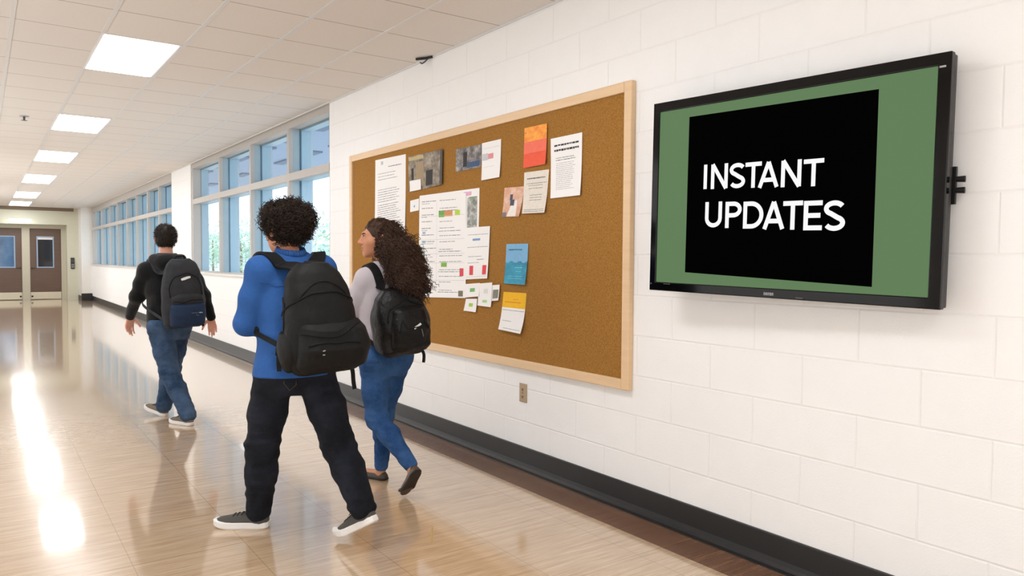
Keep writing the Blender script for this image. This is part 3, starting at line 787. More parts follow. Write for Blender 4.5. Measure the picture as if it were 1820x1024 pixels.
        for p in corners:
            for ax in range(3):
                if p[ax]: continue
                q = list(p); q[ax] = 1
                fa = f[I[:, 0] + p[0], I[:, 1] + p[1], I[:, 2] + p[2]]; fb = f[I[:, 0] + q[0], I[:, 1] + q[1], I[:, 2] + q[2]]
                m = (fa < 0) != (fb < 0); t = np.where(m, fa / np.where(m, fa - fb, 1), 0)
                pos = np.tile(np.array(p, np.float32), (len(I), 1)); pos[:, ax] = t
                acc += pos * m[:, None]; num += m
        V = (I + acc / num[:, None]) * s.h + s.lo
        faces = []
        for ax in range(3):
            u, v = (ax + 1) % 3, (ax + 2) % 3
            sa = [slice(None)] * 3; sb = [slice(None)] * 3; sa[ax] = slice(0, -1); sb[ax] = slice(1, None)
            E = np.argwhere(ins[tuple(sa)] != ins[tuple(sb)])
            E = E[(E[:, u] > 0) & (E[:, v] > 0) & (E[:, u] < n[u] - 1) & (E[:, v] < n[v] - 1)]
            flip = ins[E[:, 0], E[:, 1], E[:, 2]]
            def at(du, dv):
                q = E.copy(); q[:, u] -= du; q[:, v] -= dv; return idx[q[:, 0], q[:, 1], q[:, 2]]
            Q = np.stack([at(1, 1), at(0, 1), at(0, 0), at(1, 0)], 1)
            Q[~flip] = Q[~flip][:, ::-1]; faces.append(Q)
        Fc = np.concatenate(faces); Fc = Fc[(Fc >= 0).all(1)]
        return V, Fc

def np_mesh(name, V, Fc, mats, parent=None, smooth_it=2):
    if smooth_it:
        # light relaxation along the mesh edges
        e = np.concatenate([Fc[:, [0, 1]], Fc[:, [1, 2]], Fc[:, [2, 3]], Fc[:, [3, 0]]])
        for _ in range(smooth_it):
            a = np.zeros_like(V); c = np.zeros(len(V), np.float32)
            for j in range(3):
                a[:, j] = np.bincount(e[:, 0], V[e[:, 1], j], len(V)) + np.bincount(e[:, 1], V[e[:, 0], j], len(V))
            c = np.bincount(e[:, 0], minlength=len(V)) + np.bincount(e[:, 1], minlength=len(V))
            V = V * 0.45 + 0.55 * a / np.maximum(c, 1)[:, None]
    me = bpy.data.meshes.new(name)
    me.vertices.add(len(V)); me.vertices.foreach_set('co', V.astype(np.float32).ravel())
    me.loops.add(Fc.size); me.loops.foreach_set('vertex_index', Fc.astype(np.int32).ravel())
    me.polygons.add(len(Fc)); me.polygons.foreach_set('loop_start', np.arange(0, Fc.size, 4, dtype=np.int32))
    me.polygons.foreach_set('use_smooth', [True] * len(Fc))
    me.update(calc_edges=True); me.validate()
    for m in (mats if isinstance(mats, (list, tuple)) else [mats]): me.materials.append(m)
    o = bpy.data.objects.new(name, me); COL.objects.link(o)
    if parent: o.parent = parent
    return o
def sculpt(F_, name, m, parent, it=2): 
    V, Q = F_.mesh(); return np_mesh(name, V, Q, m, parent, it)

def folds(seed, kx, ky, kz, n=7):
    R = np.random.RandomState(seed); K = [(R.normal() * kx, R.normal() * ky, R.normal() * kz, R.uniform(0, 6.28)) for _ in range(n)]
    def fn(X, Y, Z):
        a = 0
        for q in K: a = a + np.sin(q[0] * X + q[1] * Y + q[2] * Z + q[3])
        return a / n
    return fn
def bump_at(Z, z, w): return np.exp(-((Z - z) / w) ** 2)

def fabric(name, rgb, var=0.18, nscale=14, fine=420, rough=0.85, bstr=0.25, sheen=0.0, fold=0.35):
    t = NT(name); c = lin(rgb); n = t.noise(nscale, 4)
    d = tuple(v * (1 - var) for v in c[:3]) + (1,); e = tuple(min(1, v * (1 + var)) for v in c[:3]) + (1,)
    f1 = t.noise(fine, 2); f2 = t.noise(16, 3, rough=0.6)
    nb = t.bump(f2, fold, 0.012); nb = t.bump(f1, bstr, 0.0015, nb)
    t.set(Base_Color=t.mix(n, d, e), Roughness=rough, Normal=nb, Specular_IOR_Level=0.25)
    if sheen: t.set(Sheen_Weight=sheen)
    return t.mat
def denim(name, rgb, pale, amt=0.35):
    t = NT(name); n = t.noise(7, 3); wv = t.noise(1.0, 2, t.mapped((260, 260, 60)))
    f = t.math('ADD', t.math('MULTIPLY', n, 0.75), t.math('MULTIPLY', wv, 0.25))
    f = t.node('ShaderNodeMapRange', {0: f, 1: 0.38, 2: 0.68, 3: 0.0, 4: amt}).outputs[0]
    nb = t.bump(t.noise(1.0, 3, t.mapped((16, 16, 42))), 0.5, 0.012); nb = t.bump(wv, 0.2, 0.001, nb)
    t.set(Base_Color=t.mix(f, lin(rgb), lin(pale)), Roughness=0.85, Normal=nb, Specular_IOR_Level=0.2)
    return t.mat
def skin(name, rgb, red):
    t = NT(name); n = t.noise(18, 3)
    t.set(Base_Color=t.mix(t.math('MULTIPLY', n, 0.6), lin(rgb), lin(red)), Roughness=0.5, Specular_IOR_Level=0.35, Subsurface_Weight=0.12, Subsurface_Radius=(0.02, 0.008, 0.004), Subsurface_Scale=0.5)
    return t.mat
def hairm(name, a, b_):
    t = NT(name); n = t.noise(60, 3); t.set(Base_Color=t.mix(n, lin(a), lin(b_)), Roughness=0.6, Specular_IOR_Level=0.25); return t.mat

def rotz(a): return np.array([[cos(a), sin(a), 0], [-sin(a), cos(a), 0], [0, 0, 1]])   # columns: right, forward(a clockwise from +Y), up
def frame(a, pitch=0.0, roll=0.0):
    f = np.array([sin(a) * cos(pitch), cos(a) * cos(pitch), sin(pitch)]); r = np.array([cos(a), -sin(a), 0.0]); u = np.cross(r, f)
    r2 = r * cos(roll) + u * sin(roll); u2 = -r * sin(roll) + u * cos(roll)
    return np.stack([r2, f, u2], 1)

HAND = {}
def add_hand(F_, w, d, side, palm, s=1.0, curl=0.5):
    """w wrist, d direction of the fingers, side = towards the thumb, palm = palm normal"""
    d = V3(d) / np.linalg.norm(d); palm = V3(palm); palm = palm - d * (palm @ d); palm /= np.linalg.norm(palm)
    th = np.cross(palm, d); 
    if th @ V3(side) < 0: th = -th
    w = V3(w)
    for o, r0, r1, L in ((0.026, .0125, .0115, .082), (0.009, .0135, .0115, .088), (-0.009, .0130, .011, .084), (-0.026, .0115, .0095, .076)):
        F_.capsule(w + th * o * 0.55 * s + d * .005, w + d * L * s + th * o * s, r0 * s * 1.05, r1 * s, 0.012)
    for o, L0, fl in ((0.027, .082, .070), (0.009, .088, .080), (-0.009, .084, .074), (-0.027, .076, .056)):
        p = w + d * L0 * s + th * o * 1.05 * s; dd = d.copy()
        for j, q in enumerate((0.45, 0.32, 0.26)):
            a = curl * (0.55 if j == 0 else 0.75)
            dd = dd * cos(a) + palm * sin(a); dd /= np.linalg.norm(dd)
            e = p + dd * fl * q * s; F_.capsule(p, e, (.0086 - .0008 * j) * s, (.0080 - .0008 * j) * s, 0.003); p = e
    p = w + d * .022 * s + th * .026 * s; dd = d * 0.65 + th * 0.7 + palm * 0.25; dd /= np.linalg.norm(dd)
    for q, r in ((.036, .0125), (.030, .0100), (.024, .0088)):
        e = p + dd * q * s; F_.capsule(p, e, r * s, r * .88 * s, 0.006); p = e
        dd = dd * 0.85 + d * 0.35 + palm * .12; dd /= np.linalg.norm(dd)

def add_head(F_, c, R, s=1.0, fem=False):
    T = lambda p: V3(c) + np.array(R) @ (V3(p) * s)
    E = lambda p, r, k, rot=None, sub=False: F_.ell(T(p), [v * s for v in r], k, R if rot is None else np.array(R) @ rot, sub)
    Cp = lambda a, b, ra, rb, k, sub=False: F_.capsule(T(a), T(b), ra * s, rb * s, k, sub)
    E((0, -.014, .030), (.073, .094, .084), .02)
    E((0, .036, -.022), (.060, .058, .078), .03)
    E((0, .042, -.070), ((.044 if fem else .050), .046, .036), .03)
    E((0, .074, -.098), (.017 if fem else .021, .017, .015), .025)
    for x in (-1, 1):
        E((x * .040, .058, -.022), (.024, .026, .024), .03)
        Cp((x * .012, .088, .031), (x * .044, .070, .030), .010, .009, .02)
        E((x * .031, .101, .012), (.017, .016, .012), .014, sub=True)
        E((x * .031, .0785, .010), (.0150, .0135, .0125), .004)
        E((x * .0125, .100, -.028), (.008, .010, .008), .008)
        ra_ = np.array([[1, 0, 0], [0, cos(.25), -sin(.25)], [0, sin(.25), cos(.25)]])
        E((x * .081, -.012, -.002), (.012, .021, .033), .008, ra_)
        E((x * .094, -.006, .0), (.008, .010, .017), .006, ra_, True)
    Cp((0, .088, .022), (0, .113, -.020), .0085, .0115, .014)
    E((0, .111, -.024), (.0125, .0115, .010), .008)
    E((0, .092, -.0535), (.023, .011, .0055), .007)
    E((0, .0905, -.0655), (.020, .011, .0068), .006)
    E((0, .098, -.0600), (.026, .012, .0014), .003, sub=True)
    return T

def chain_arm(F_, S, E_, W, rs, re, rw, k=0.03): F_.chain([S, E_, W], [rs, re, rw], k)

o_f = [None]
def build_body(J, c, R, head_s, parent, m, opt, fem=False, h=0.0055):
    F_ = Field((-.55, -.62, -.02), (.55, .62, 1.78), h)
    T = add_head(F_, c, R, head_s, fem)
    nk = V3(J['neck']); pv = V3(J['pelvis'])
    F_.capsule(nk - V3((0, 0, .03)), T((0, -.022, -.055)), .056 if not fem else .047, .050 if not fem else .042, .035)
    z0, z1 = pv[2], nk[2]; a = opt.get('turn', 0)
    W_ = opt.get('bw', 1.0)
    def c_(t): p = pv + (nk - pv) * t; return p[0], p[1]
    secs = [(z0 - .08, *c_(-.1), .13 * W_, .095 * W_, a), (z0 + .05, *c_(.08), .15 * W_, .105 * W_, a), (z0 + (z1 - z0) * .4, *c_(.4), .12 * W_, .09 * W_, a), (z0 + (z1 - z0) * .72, *c_(.72), .145 * W_, .10 * W_, a), (z1 - .04, *c_(.95), .10 * W_, .075 * W_, a)]
    F_.loft(secs, .05)
    for q in 'LR':
        F_.chain([nk - V3((0, 0, .05)), J[q + 's'], J[q + 'e'], J[q + 'w']], [.05 * W_, .05 * W_, .038 * W_, .026 * W_], .025)
        F_.chain([V3(J[q + 'h']), J[q + 'k'], J[q + 'a']], [.075 * W_, .047 * W_, .033 * W_], .03)
        he, to = V3(J[q + 'heel']), V3(J[q + 'toe'])
        up = V3(J[q + 'a']) - (he + (to - he) * .19); up /= np.linalg.norm(up)
        F_.capsule(J[q + 'a'], he + (to - he) * .20 + up * .036, .033 * W_, .026, .02)
        F_.capsule(he + (to - he) * .2 + up * .036, he + (to - he) * .8 + up * .030, .024, .020, .02)
        hd = opt['hand_' + q]
        add_hand(F_, J[q + 'w'], hd[0], hd[1], hd[2], .95 * opt.get('hs', 1.0), hd[3])
    o = sculpt(F_, 'body', m, parent, 1)
    o_f[0] = F_
    return o, T

def eyes_and_brows(T, R, s, parent, brow_m, lip_m, iris):
    wm = mat('eye_white', (236, 232, 226), 0.25, 0.02); im = mat('eye_iris', iris, 0.2, 0.1)
    for x in (-1, 1):
        F_ = Field(T((x * .031, .079, .011)) - V3((.03, .03, .03)), T((x * .031, .079, .011)) + V3((.03, .03, .03)), .0016)
        F_.ell(T((x * .031, .0822, .010)), (.0120 * s, .0112 * s, .0050 * s), .001, R); e = sculpt(F_, 'eye', wm, parent)
        F_ = Field(T((x * .031, .079, .011)) - V3((.03, .03, .03)), T((x * .031, .079, .011)) + V3((.03, .03, .03)), .0013)
        F_.ell(T((x * .031, .0888, .010)), (.0058 * s, .0054 * s, .0052 * s), .001, R); sculpt(F_, 'iris', im, e)
        b = MB(); pts = [T((x * (.013 + .0065 * i), .100 - .0030 * i, .0275 + .0045 * sin(i * .6))) for i in range(6)]; pts = list(o_f[0].onto(np.array(pts), .0012, False))
        b.tube(pts, [.0024, .0034, .0036, .0032, .0026, .0014], 6); b.build('eyebrow', brow_m, parent, smooth=True)
        b = MB(); pts = [T((x * (.018 + .0085 * i), .0945 - .0035 * abs(i - 1), .0165 + (.0015 if i in (1, 2) else -.002))) for i in range(4)]
        b.tube(pts, [.0011, .0017, .0017, .001], 5); b.build('eyelashes', brow_m, parent, smooth=True)
    c0 = T((0, .095, -.059)); F_ = Field(c0 - V3((.04, .04, .03)), c0 + V3((.04, .04, .03)), .0015)
    F_.ell(T((0, .0935, -.0535)), (.0222 * s, .0112 * s, .0050 * s), .001, R); F_.ell(T((0, .0920, -.0652)), (.0195 * s, .0112 * s, .0062 * s), .001, R)
    sculpt(F_, 'lips', lip_m, parent)

# ------------------------------------------------------------------ shoes
def shoe(name, toe, heel_dir, L, parent, upper_m, sole_m, lace_m=None, wid=1.0, pitch=0.0, sole_t=0.028, low=False, label=None, toe_roll=0.0):
    """toe: ground point under the toe tip; heel_dir: flat direction from toe to heel; pitch lifts the heel"""
    d = V3((heel_dir[0], heel_dir[1], 0)); d /= np.linalg.norm(d); fwd = -d
    x = fwd * cos(pitch) + V3((0, 0, -sin(pitch))); y = np.cross(V3((0, 0, 1)), fwd); z = np.cross(x, y)
    R = np.stack([x, y, z], 1); o = V3(toe) - R @ V3((L, 0, 0))        # shoe frame: heel at origin
    if pitch: 
        o = o + V3((0, 0, 0.0))
    P = lambda q: o + R @ V3(q)
    # outline of the sole
    def hw(t): return np.interp(t, [0, .05, .15, .35, .55, .72, .86, .95, 1.0], [.012, .026, .034, .033, .038, .044, .040, .027, .008]) * wid
    N = 22; ts = [0.5 - 0.5 * cos(pi * i / N) for i in range(N + 1)]
    ring = [(t * L, hw(t) + .004) for t in ts] + [(t * L, -hw(t) - .004) for t in ts[::-1]]
    def spring(t): return 0.012 * max(0, (t - .72) / .28) ** 2 + toe_roll * max(0, (t - .62) / .38) ** 2
    b = MB(); rings = []
    for zz, sc in ((0.0, .93), (0.006, 1.0), (sole_t, 1.0), (sole_t + .004, .95)):
        rings.append([P((px if 0 else (px - L / 2) * (sc if sc < 1 else 1) + L / 2, py * sc, zz + spring(px / L))) for px, py in ring])
    n = len(ring); b.add([p for r in rings for p in r], [tuple(range(n - 1, -1, -1)), tuple(3 * n + i for i in range(n))] + [(r * n + i, r * n + (i + 1) % n, (r + 1) * n + (i + 1) % n, (r + 1) * n + i) for r in range(3) for i in range(n)])
    # upper
    c = P((L / 2, 0, .06)); F_ = Field(c - .24, c + .24, .005)
    rot = R
    F_.loft([(0.02 * L, 0, 0, .030, .020), (.12 * L, 0, 0, 0.052 if not low else .054, .034 * wid), (.32 * L, 0, 0, .056 if not low else .044, .035 * wid), (.5 * L, 0, 0, .050 if not low else .038, .037 * wid), (.72 * L, 0, .0, .036, .043 * wid), (.9 * L, 0, 0, .026, .036 * wid), (.985 * L, 0, 0, .014, .014)],
            .01, 2.2, np.stack([R[:, 2], R[:, 1], R[:, 0]], 1), P((0, 0, sole_t - .006 + (spring(.8) * .6))))
    F_.cut(-R[:, 2], P((0, 0, sole_t - .004)))
    if not low: F_.capsule(P((.17 * L, 0, .05)), P((.15 * L, 0, .092)), .036 * wid, .038 * wid, .02)
    F_.ell(P((.19 * L, 0, .125) if not low else (.30 * L, 0, .082)), (.052, .026 * wid, .045) if not low else (.048, .025 * wid, .026), .008, R, True)
    u = sculpt(F_, name, upper_m, parent)
    if label: u['label'] = label
    b.build('sole', sole_m, u, smooth=False, bevel=0.003)
    if lace_m:
        lb = MB()
        for i in range(4):
            t = .40 + .075 * i
            q = [P((t * L, sy * .022 * wid, sole_t + np.interp(t, [.4, .5, .72], [.050, .045, .033]) - (.006 if abs(sy) == 1 else -.001))) for sy in (-1, -.5, 0, .5, 1)]
            q = list(F_.onto(np.array(q), .002, False))
            lb.tube(q, .0026, 5)
        p0 = P((.40 * L, 0, sole_t + .058)); lb.tube([p0, P((.38 * L, .025, sole_t + .062)), P((.43 * L, .034, sole_t + .05))], .0022, 5); lb.tube([p0, P((.37 * L, -.024, sole_t + .064)), P((.42 * L, -.036, sole_t + .052))], .0022, 5)
        lb.build('laces', lace_m, u, smooth=True)
    return u

def set_foot(J, q, toe, hdir, L, pitch):
    d = V3((hdir[0], hdir[1], 0)); d /= np.linalg.norm(d); fwd = -d
    x = fwd * cos(pitch) + V3((0, 0, -sin(pitch))); y = np.cross(V3((0, 0, 1)), fwd); z = np.cross(x, y)
    R = np.stack([x, y, z], 1); o = V3(toe) - R @ V3((L, 0, 0))
    J[q + 'toe'] = tuple(toe); J[q + 'heel'] = tuple(o); J[q + 'a'] = tuple(o + R @ V3((.19 * L, 0, .088)))
    return dict(toe=toe, heel_dir=tuple(d), L=L, pitch=pitch)

def ribbon(name, pts, width, thick, m, parent, field=None, off=0.006, n=36, inside=True, side=None):
    P = np.array(pts, np.float32); t = np.linspace(0, len(P) - 1, n)
    # Catmull-Rom
    def cr(a, b, c, d, u): return 0.5 * ((2 * b) + (-a + c) * u + (2 * a - 5 * b + 4 * c - d) * u * u + (-a + 3 * b - 3 * c + d) * u ** 3)
    Q = []
    for v in t:
        i = min(int(v), len(P) - 2); u = v - i
        Q.append(cr(P[max(i - 1, 0)], P[i], P[i + 1], P[min(i + 2, len(P) - 1)], u))
    Q = np.array(Q, np.float32)
    if field is not None: Q = field.onto(Q, off, inside)
    for _ in range(3): Q[1:-1] = (Q[:-2] + Q[1:-1] * 2 + Q[2:]) / 4
    tg = np.gradient(Q, axis=0); tg /= np.linalg.norm(tg, axis=1, keepdims=True)
    if side is None:
        nr = field.grad(Q)
        for _ in range(4): nr[1:-1] = (nr[:-2] + nr[1:-1] * 2 + nr[2:]) / 4
        sd = np.cross(tg, nr)
    else: sd = np.tile(V3(side), (n, 1)); 
    sd -= tg * (sd * tg).sum(1, keepdims=True); sd /= np.maximum(np.linalg.norm(sd, axis=1, keepdims=True), 1e-6); nr = np.cross(sd, tg)
    b = MB(); vs = []
    for i in range(n):
        w = width if not hasattr(width, '__len__') else float(np.interp(i / (n - 1), np.linspace(0, 1, len(width)), width))
        for sx, sz in ((-1, -1), (1, -1), (1, 1), (-1, 1)): vs.append(Q[i] + sd[i] * w / 2 * sx + nr[i] * thick / 2 * sz)
    fs = [(3, 2, 1, 0), tuple(4 * (n - 1) + k for k in range(4))] + [(4 * i + k, 4 * i + (k + 1) % 4, 4 * i + 4 + (k + 1) % 4, 4 * i + 4 + k) for i in range(n - 1) for k in range(4)]
    b.add(vs, fs); return b.build(name, m, parent, smooth=False, bevel=min(thick * .4, .003))

def tube_mesh(name, strands, m, parent, n=4):
    """many hair strands as one mesh; strands: list of (points array, radius array)"""
    Vs, Fs, base = [], [], 0
    for P, r in strands:
        N = len(P); t = np.gradient(P, axis=0); t /= np.maximum(np.linalg.norm(t, axis=1, keepdims=True), 1e-6)
        ref = np.array([.31, .77, .55]); e1 = np.cross(t, ref); e1 /= np.maximum(np.linalg.norm(e1, axis=1, keepdims=True), 1e-6); e2 = np.cross(t, e1)
        a = np.arange(n) * 2 * pi / n
        ring = P[:, None, :] + (e1[:, None, :] * np.cos(a)[None, :, None] + e2[:, None, :] * np.sin(a)[None, :, None]) * r[:, None, None]
        Vs.append(ring.reshape(-1, 3))
        i = np.arange(N - 1)[:, None] * n; k = np.arange(n)[None, :]; k2 = (k + 1) % n
        q = np.stack([i + k, i + k2, i + n + k2, i + n + k], -1).reshape(-1, 4) + base
        Fs.append(q); base += N * n
    return np_mesh(name, np.concatenate(Vs), np.concatenate(Fs), m, parent, 0)

def new_field(h=0.0065): return Field((-.55, -.70, -.01), (.55, .62, 1.70), h)

def trousers(J, parent, m, rh, rk, ra, hip, seat=True, seed=1, amp=.006, waist_z=None, turn=0.0, cuff=True, rc=None):
    F_ = new_field(); pv = V3(J['pelvis']); wz = waist_z or pv[2] + .12
    crotch = (V3(J['Lh']) + V3(J['Rh'])) / 2; crotch[2] = pv[2] - .07
    F_.loft([(crotch[2] - .02, crotch[0], crotch[1], hip[0] * .80, hip[1] * .8, turn), (pv[2] + .02, pv[0], pv[1], hip[0], hip[1], turn), (wz, pv[0] + .004, pv[1] + .01, hip[0] * .93, hip[1] * .93, turn)], .04)
    for q in 'LR':
        H, K, A = V3(J[q + 'h']), V3(J[q + 'k']), V3(J[q + 'a'])
        mid = H * .45 + K * .55; calf = K * .62 + A * .38
        back = np.cross(np.cross(K - H, V3((0, 1, 0))), K - H); back = back / max(np.linalg.norm(back), 1e-6)
        F_.chain([H - V3((0, 0, .02)), mid, K, calf - V3((sin(turn), cos(turn), 0)) * .012, A], [rh, (rh + rk) / 2 * 1.02, rk, (rc or (rk + ra) / 2 * 1.02), ra], .035)
        if seat: F_.ell(H + V3((sin(turn) * -.05, cos(turn) * -.05, .015)), (.085, .075, .085), .05)
    w = folds(seed, 16, 16, 85); w2 = folds(seed + 5, 40, 40, 60)
    kz = (J['Lk'][2] + J['Rk'][2]) / 2; az = (J['La'][2] + J['Ra'][2]) / 2
    F_.warp(lambda X, Y, Z: amp * w(X, Y, Z) * (0.35 + 1.0 * bump_at(Z, kz, .10) + 1.1 * bump_at(Z, az + .05, .10) + .7 * bump_at(Z, crotch[2] + .0, .07)) + amp * .5 * w2(X, Y, Z))
    F_.cut((0, 0, 1), (0, 0, wz))
    for q in 'LR':
        A, K = V3(J[q + 'a']), V3(J[q + 'k']); d = A - K; d /= np.linalg.norm(d)
    o = sculpt(F_, 'trousers', m, parent)
    return o, F_

def hem_cut(F_, A, K, r=.13):
    """trim a trouser leg just past the ankle A"""
    A, K = V3(A), V3(K); d = A - K; d /= np.linalg.norm(d)
    sl, g = F_._sl(A - .2, A + .2)
    X, Y, Z = g; t = (X - A[0]) * d[0] + (Y - A[1]) * d[1] + (Z - A[2]) * d[2]
    rad = np.sqrt(np.maximum((X - A[0]) ** 2 + (Y - A[1]) ** 2 + (Z - A[2]) ** 2 - t * t, 0))
    F_.f[sl] = np.where(rad < r, np.maximum(F_.f[sl], t), F_.f[sl])

def top_garment(J, name, parent, m, secs, rs, re, rw, hem, seed=2, amp=.006, collar=None, sleeve=1.0, turn=0.0, k=.04, h=.0065, cut_sleeves=True):
    F_ = new_field(h); F_.loft([s_ + (turn,) for s_ in secs], .04, 2.2)
    nk = V3(J['neck'])
    for q in 'LR':
        S, E_, W = V3(J[q + 's']), V3(J[q + 'e']), V3(J[q + 'w'])
        end = E_ + (W - E_) * sleeve
        F_.chain([nk * .55 + S * .45 - V3((0, 0, .012)), S], [rs * .78, rs], .05)
        F_.chain([S, S * .5 + E_ * .5, E_, end], [rs, (rs + re) / 2, re, rw], .03)
    if collar: F_.capsule(collar[0], collar[1], collar[2], collar[3], .025)
    w = folds(seed, 26, 26, 34); w2 = folds(seed + 3, 50, 20, 24)
    F_.warp(lambda X, Y, Z: amp * (w(X, Y, Z) + .6 * w2(X, Y, Z)) * (.5 + .5 * bump_at(Z, J['Le'][2], .13) + .3 * bump_at(Z, hem + .1, .1)))
    F_.cut((0, 0, -1), (0, 0, hem))
    if collar: F_.cut(collar[4], collar[5])
    return F_
# ------------------------------------------------------------------ people
SK_A = skin('skin_tan', (196, 142, 112), (206, 132, 104)); SK_G = skin('skin_olive', (194, 140, 106), (200, 128, 100)); SK_C = skin('skin_light', (222, 170, 146), (226, 150, 130))
HAIR_DK = hairm('hair_dark_brown', (30, 22, 18), (58, 43, 33)); HAIR_BL = hairm('hair_black', (24, 18, 15), (44, 34, 27)); HAIR_GI = hairm('hair_curly_brown', (34, 24, 20), (88, 62, 47))
CANVAS = fabric('dark_grey_canvas', (84, 82, 78), .12, 30, 500, .9, .3, fold=.1); RUB_W = mat('white_rubber', (236, 234, 232), .5, .03, 20); LACE = fabric('dark_lace', (62, 60, 58), .1)
BAG_BK = fabric('black_nylon', (17, 17, 17), .22, 18, 600, .62, .22, fold=.55); BAG_DK = fabric('black_webbing', (12, 12, 13), .15, 40, 700, .7, .3, fold=.1); BAG_CH = fabric('charcoal_nylon', (44, 46, 50), .4, 16, 500, .75, .25, fold=.7)
BAG_NV = fabric('navy_nylon', (30, 48, 76), .2, 16, 500, .7, .25, fold=.5); BAG_SH = fabric('glossy_black_nylon', (17, 16, 16), .5, 20, 400, .42, .3, fold=.9)
ZIPM = mat('silver_zip', (190, 190, 190), .3, .05, metal=.6)

# ---- man in the blue shirt --------------------------------------------------
J = dict(neck=(0.015, 0.050, 1.386), head=(0.000, 0.110, 1.520), Ls=(-0.146, 0.020, 1.318), Rs=(0.178, 0.060, 1.322), Le=(-0.215, 0.060, 1.055), Lw=(-0.010, 0.215, 1.058), Re=(0.285, 0.125, 1.047), Rw=(0.17, 0.33, 0.99),
 waist=(0.010, 0.006, 1.010), pelvis=(0.002, -0.011, 0.790), Lh=(-0.089, 0.005, 0.832), Rh=(0.104, -0.013, 0.827), Lk=(-0.134, 0.069, 0.428), La=(-0.133, 0.140, 0.105), Rk=(0.165, -0.195, 0.455), Ra=(0.205, -0.420, 0.180), Lheel=(-0.108, 0.115, 0.000), Ltoe=(-0.320, 0.270, 0.000), Rtoe=(0.137, -0.260, 0.000), Rheel=(0.232, -0.490, 0.141))
FL = set_foot(J, 'L', (-0.320, 0.270, 0.0), (.21, -.155), .285, 0.0)
FR = set_foot(J, 'R', (0.137, -0.260, 0.0), (.095, -.23), .285, radians(29))
man = thing('person', 'man with bushy dark curls in a blue shirt and dark jeans, mid-stride, nearest walker', 'person', (1.279, 3.715, 0))
hr = frame(radians(-16), radians(2)); hc = J['head']
tr_m = denim('dark_blue_black_denim', (16, 18, 24), (40, 44, 56), .8)
body, T_ = build_body(J, hc, hr, 1.0, man, SK_A, dict(turn=0.0, bw=1.0, hand_L=((.9, .35, .05), (0, .3, 1), (.2, -1, 0), .9), hand_R=((-.8, .5, .1), (0, .3, 1), (-.2, -1, 0), .9)))
eyes_and_brows(T_, hr, 1.0, man, HAIR_BL, mat('lips_brown', (160, 96, 84), .45, .05), (60, 40, 28))
F_ = new_field()
shirt_m = fabric('blue_chambray_shirt', (44, 88, 152), .14, 9, 380, .85, .3, fold=.6)
secs = [(.765, .000, -.016, .208, .162), (.88, .003, -.010, .188, .146), (1.02, .006, .004, .172, .130), (1.16, .010, .018, .186, .134), (1.27, .013, .034, .178, .118), (1.335, .014, .044, .132, .098), (1.385, .015, .052, .082, .074), (1.42, .014, .060, .068, .066)]
FS = top_garment(J, 'shirt', man, shirt_m, secs, 0.074, .056, .048, .80, 11, .0075, None, .80)
FS.cut((0, -.35, 1), (0.015, .05, 1.418))
FS.ell((0.012, .066, 1.44), (.058, .058, .05), .004, None, True)
shirt = sculpt(FS, 'shirt', shirt_m, man)
# collar band and yoke seam
b = MB()
pts = [(0.014 + .072 * cos(a), .056 + .070 * sin(a), 1.402 + .016 * sin(a)) for a in np.linspace(-pi * 1.25, pi * .25, 26)]
for (p, q) in zip(pts[:-1], pts[1:]):
    for h0, h1, e0, e1 in ((0, .034, 1.0, .93), (.034, .006, .93, 1.10)):
        f = lambda pt, hh, e: (0.014 + (pt[0] - .014) * e, .056 + (pt[1] - .056) * e, pt[2] + hh)
        b.quad(f(p, h0, e0), f(q, h0, e0), f(q, h1, e1), f(p, h1, e1))
col = b.build('collar', shirt_m, shirt, smooth=True)
sm = col.modifiers.new('thick', 'SOLIDIFY'); sm.thickness = .004
q = FS.onto(np.array([(-.20 + .016 * i, -.12, 1.255 + .004 * sin(i)) for i in range(26)], np.float32), .0015, False)
b = MB(); b.tube(list(q), .0022, 5); b.build('yoke_seam', shirt_m, shirt, smooth=True)
tr, FT = trousers(J, man, tr_m, .098, .080, .064, (.178, .138), True, 21, .0062, .835, 0.0, rc=.076)
tr.name = 'jeans'; tr.data.name = 'jeans'
# jeans details: pocket and belt
q = FT.onto(np.array([(-.105, -.2, .80), (-.108, -.2, .735), (-.075, -.2, .715), (-.04, -.2, .735), (-.037, -.2, .80), (-.105, -.2, .802)], np.float32), .0012, False)
st_m = mat('jeans_stitching', (92, 76, 58), .8, .1)
b = MB(); b.tube(list(q), .0014, 4); b.build('back_pocket_stitching', st_m, tr)
for qn in 'LR':
    A = V3(J[qn + 'a']); K = V3(J[qn + 'k']); d = (A - K) / np.linalg.norm(A - K)
shoe('shoe', FL['toe'], FL['heel_dir'], FL['L'], man, CANVAS, RUB_W, LACE, 1.05, 0.0, .030)
shoe('shoe', FR['toe'], FR['heel_dir'], FR['L'], man, CANVAS, RUB_W, LACE, 1.05, FR['pitch'], .030, toe_roll=.02)
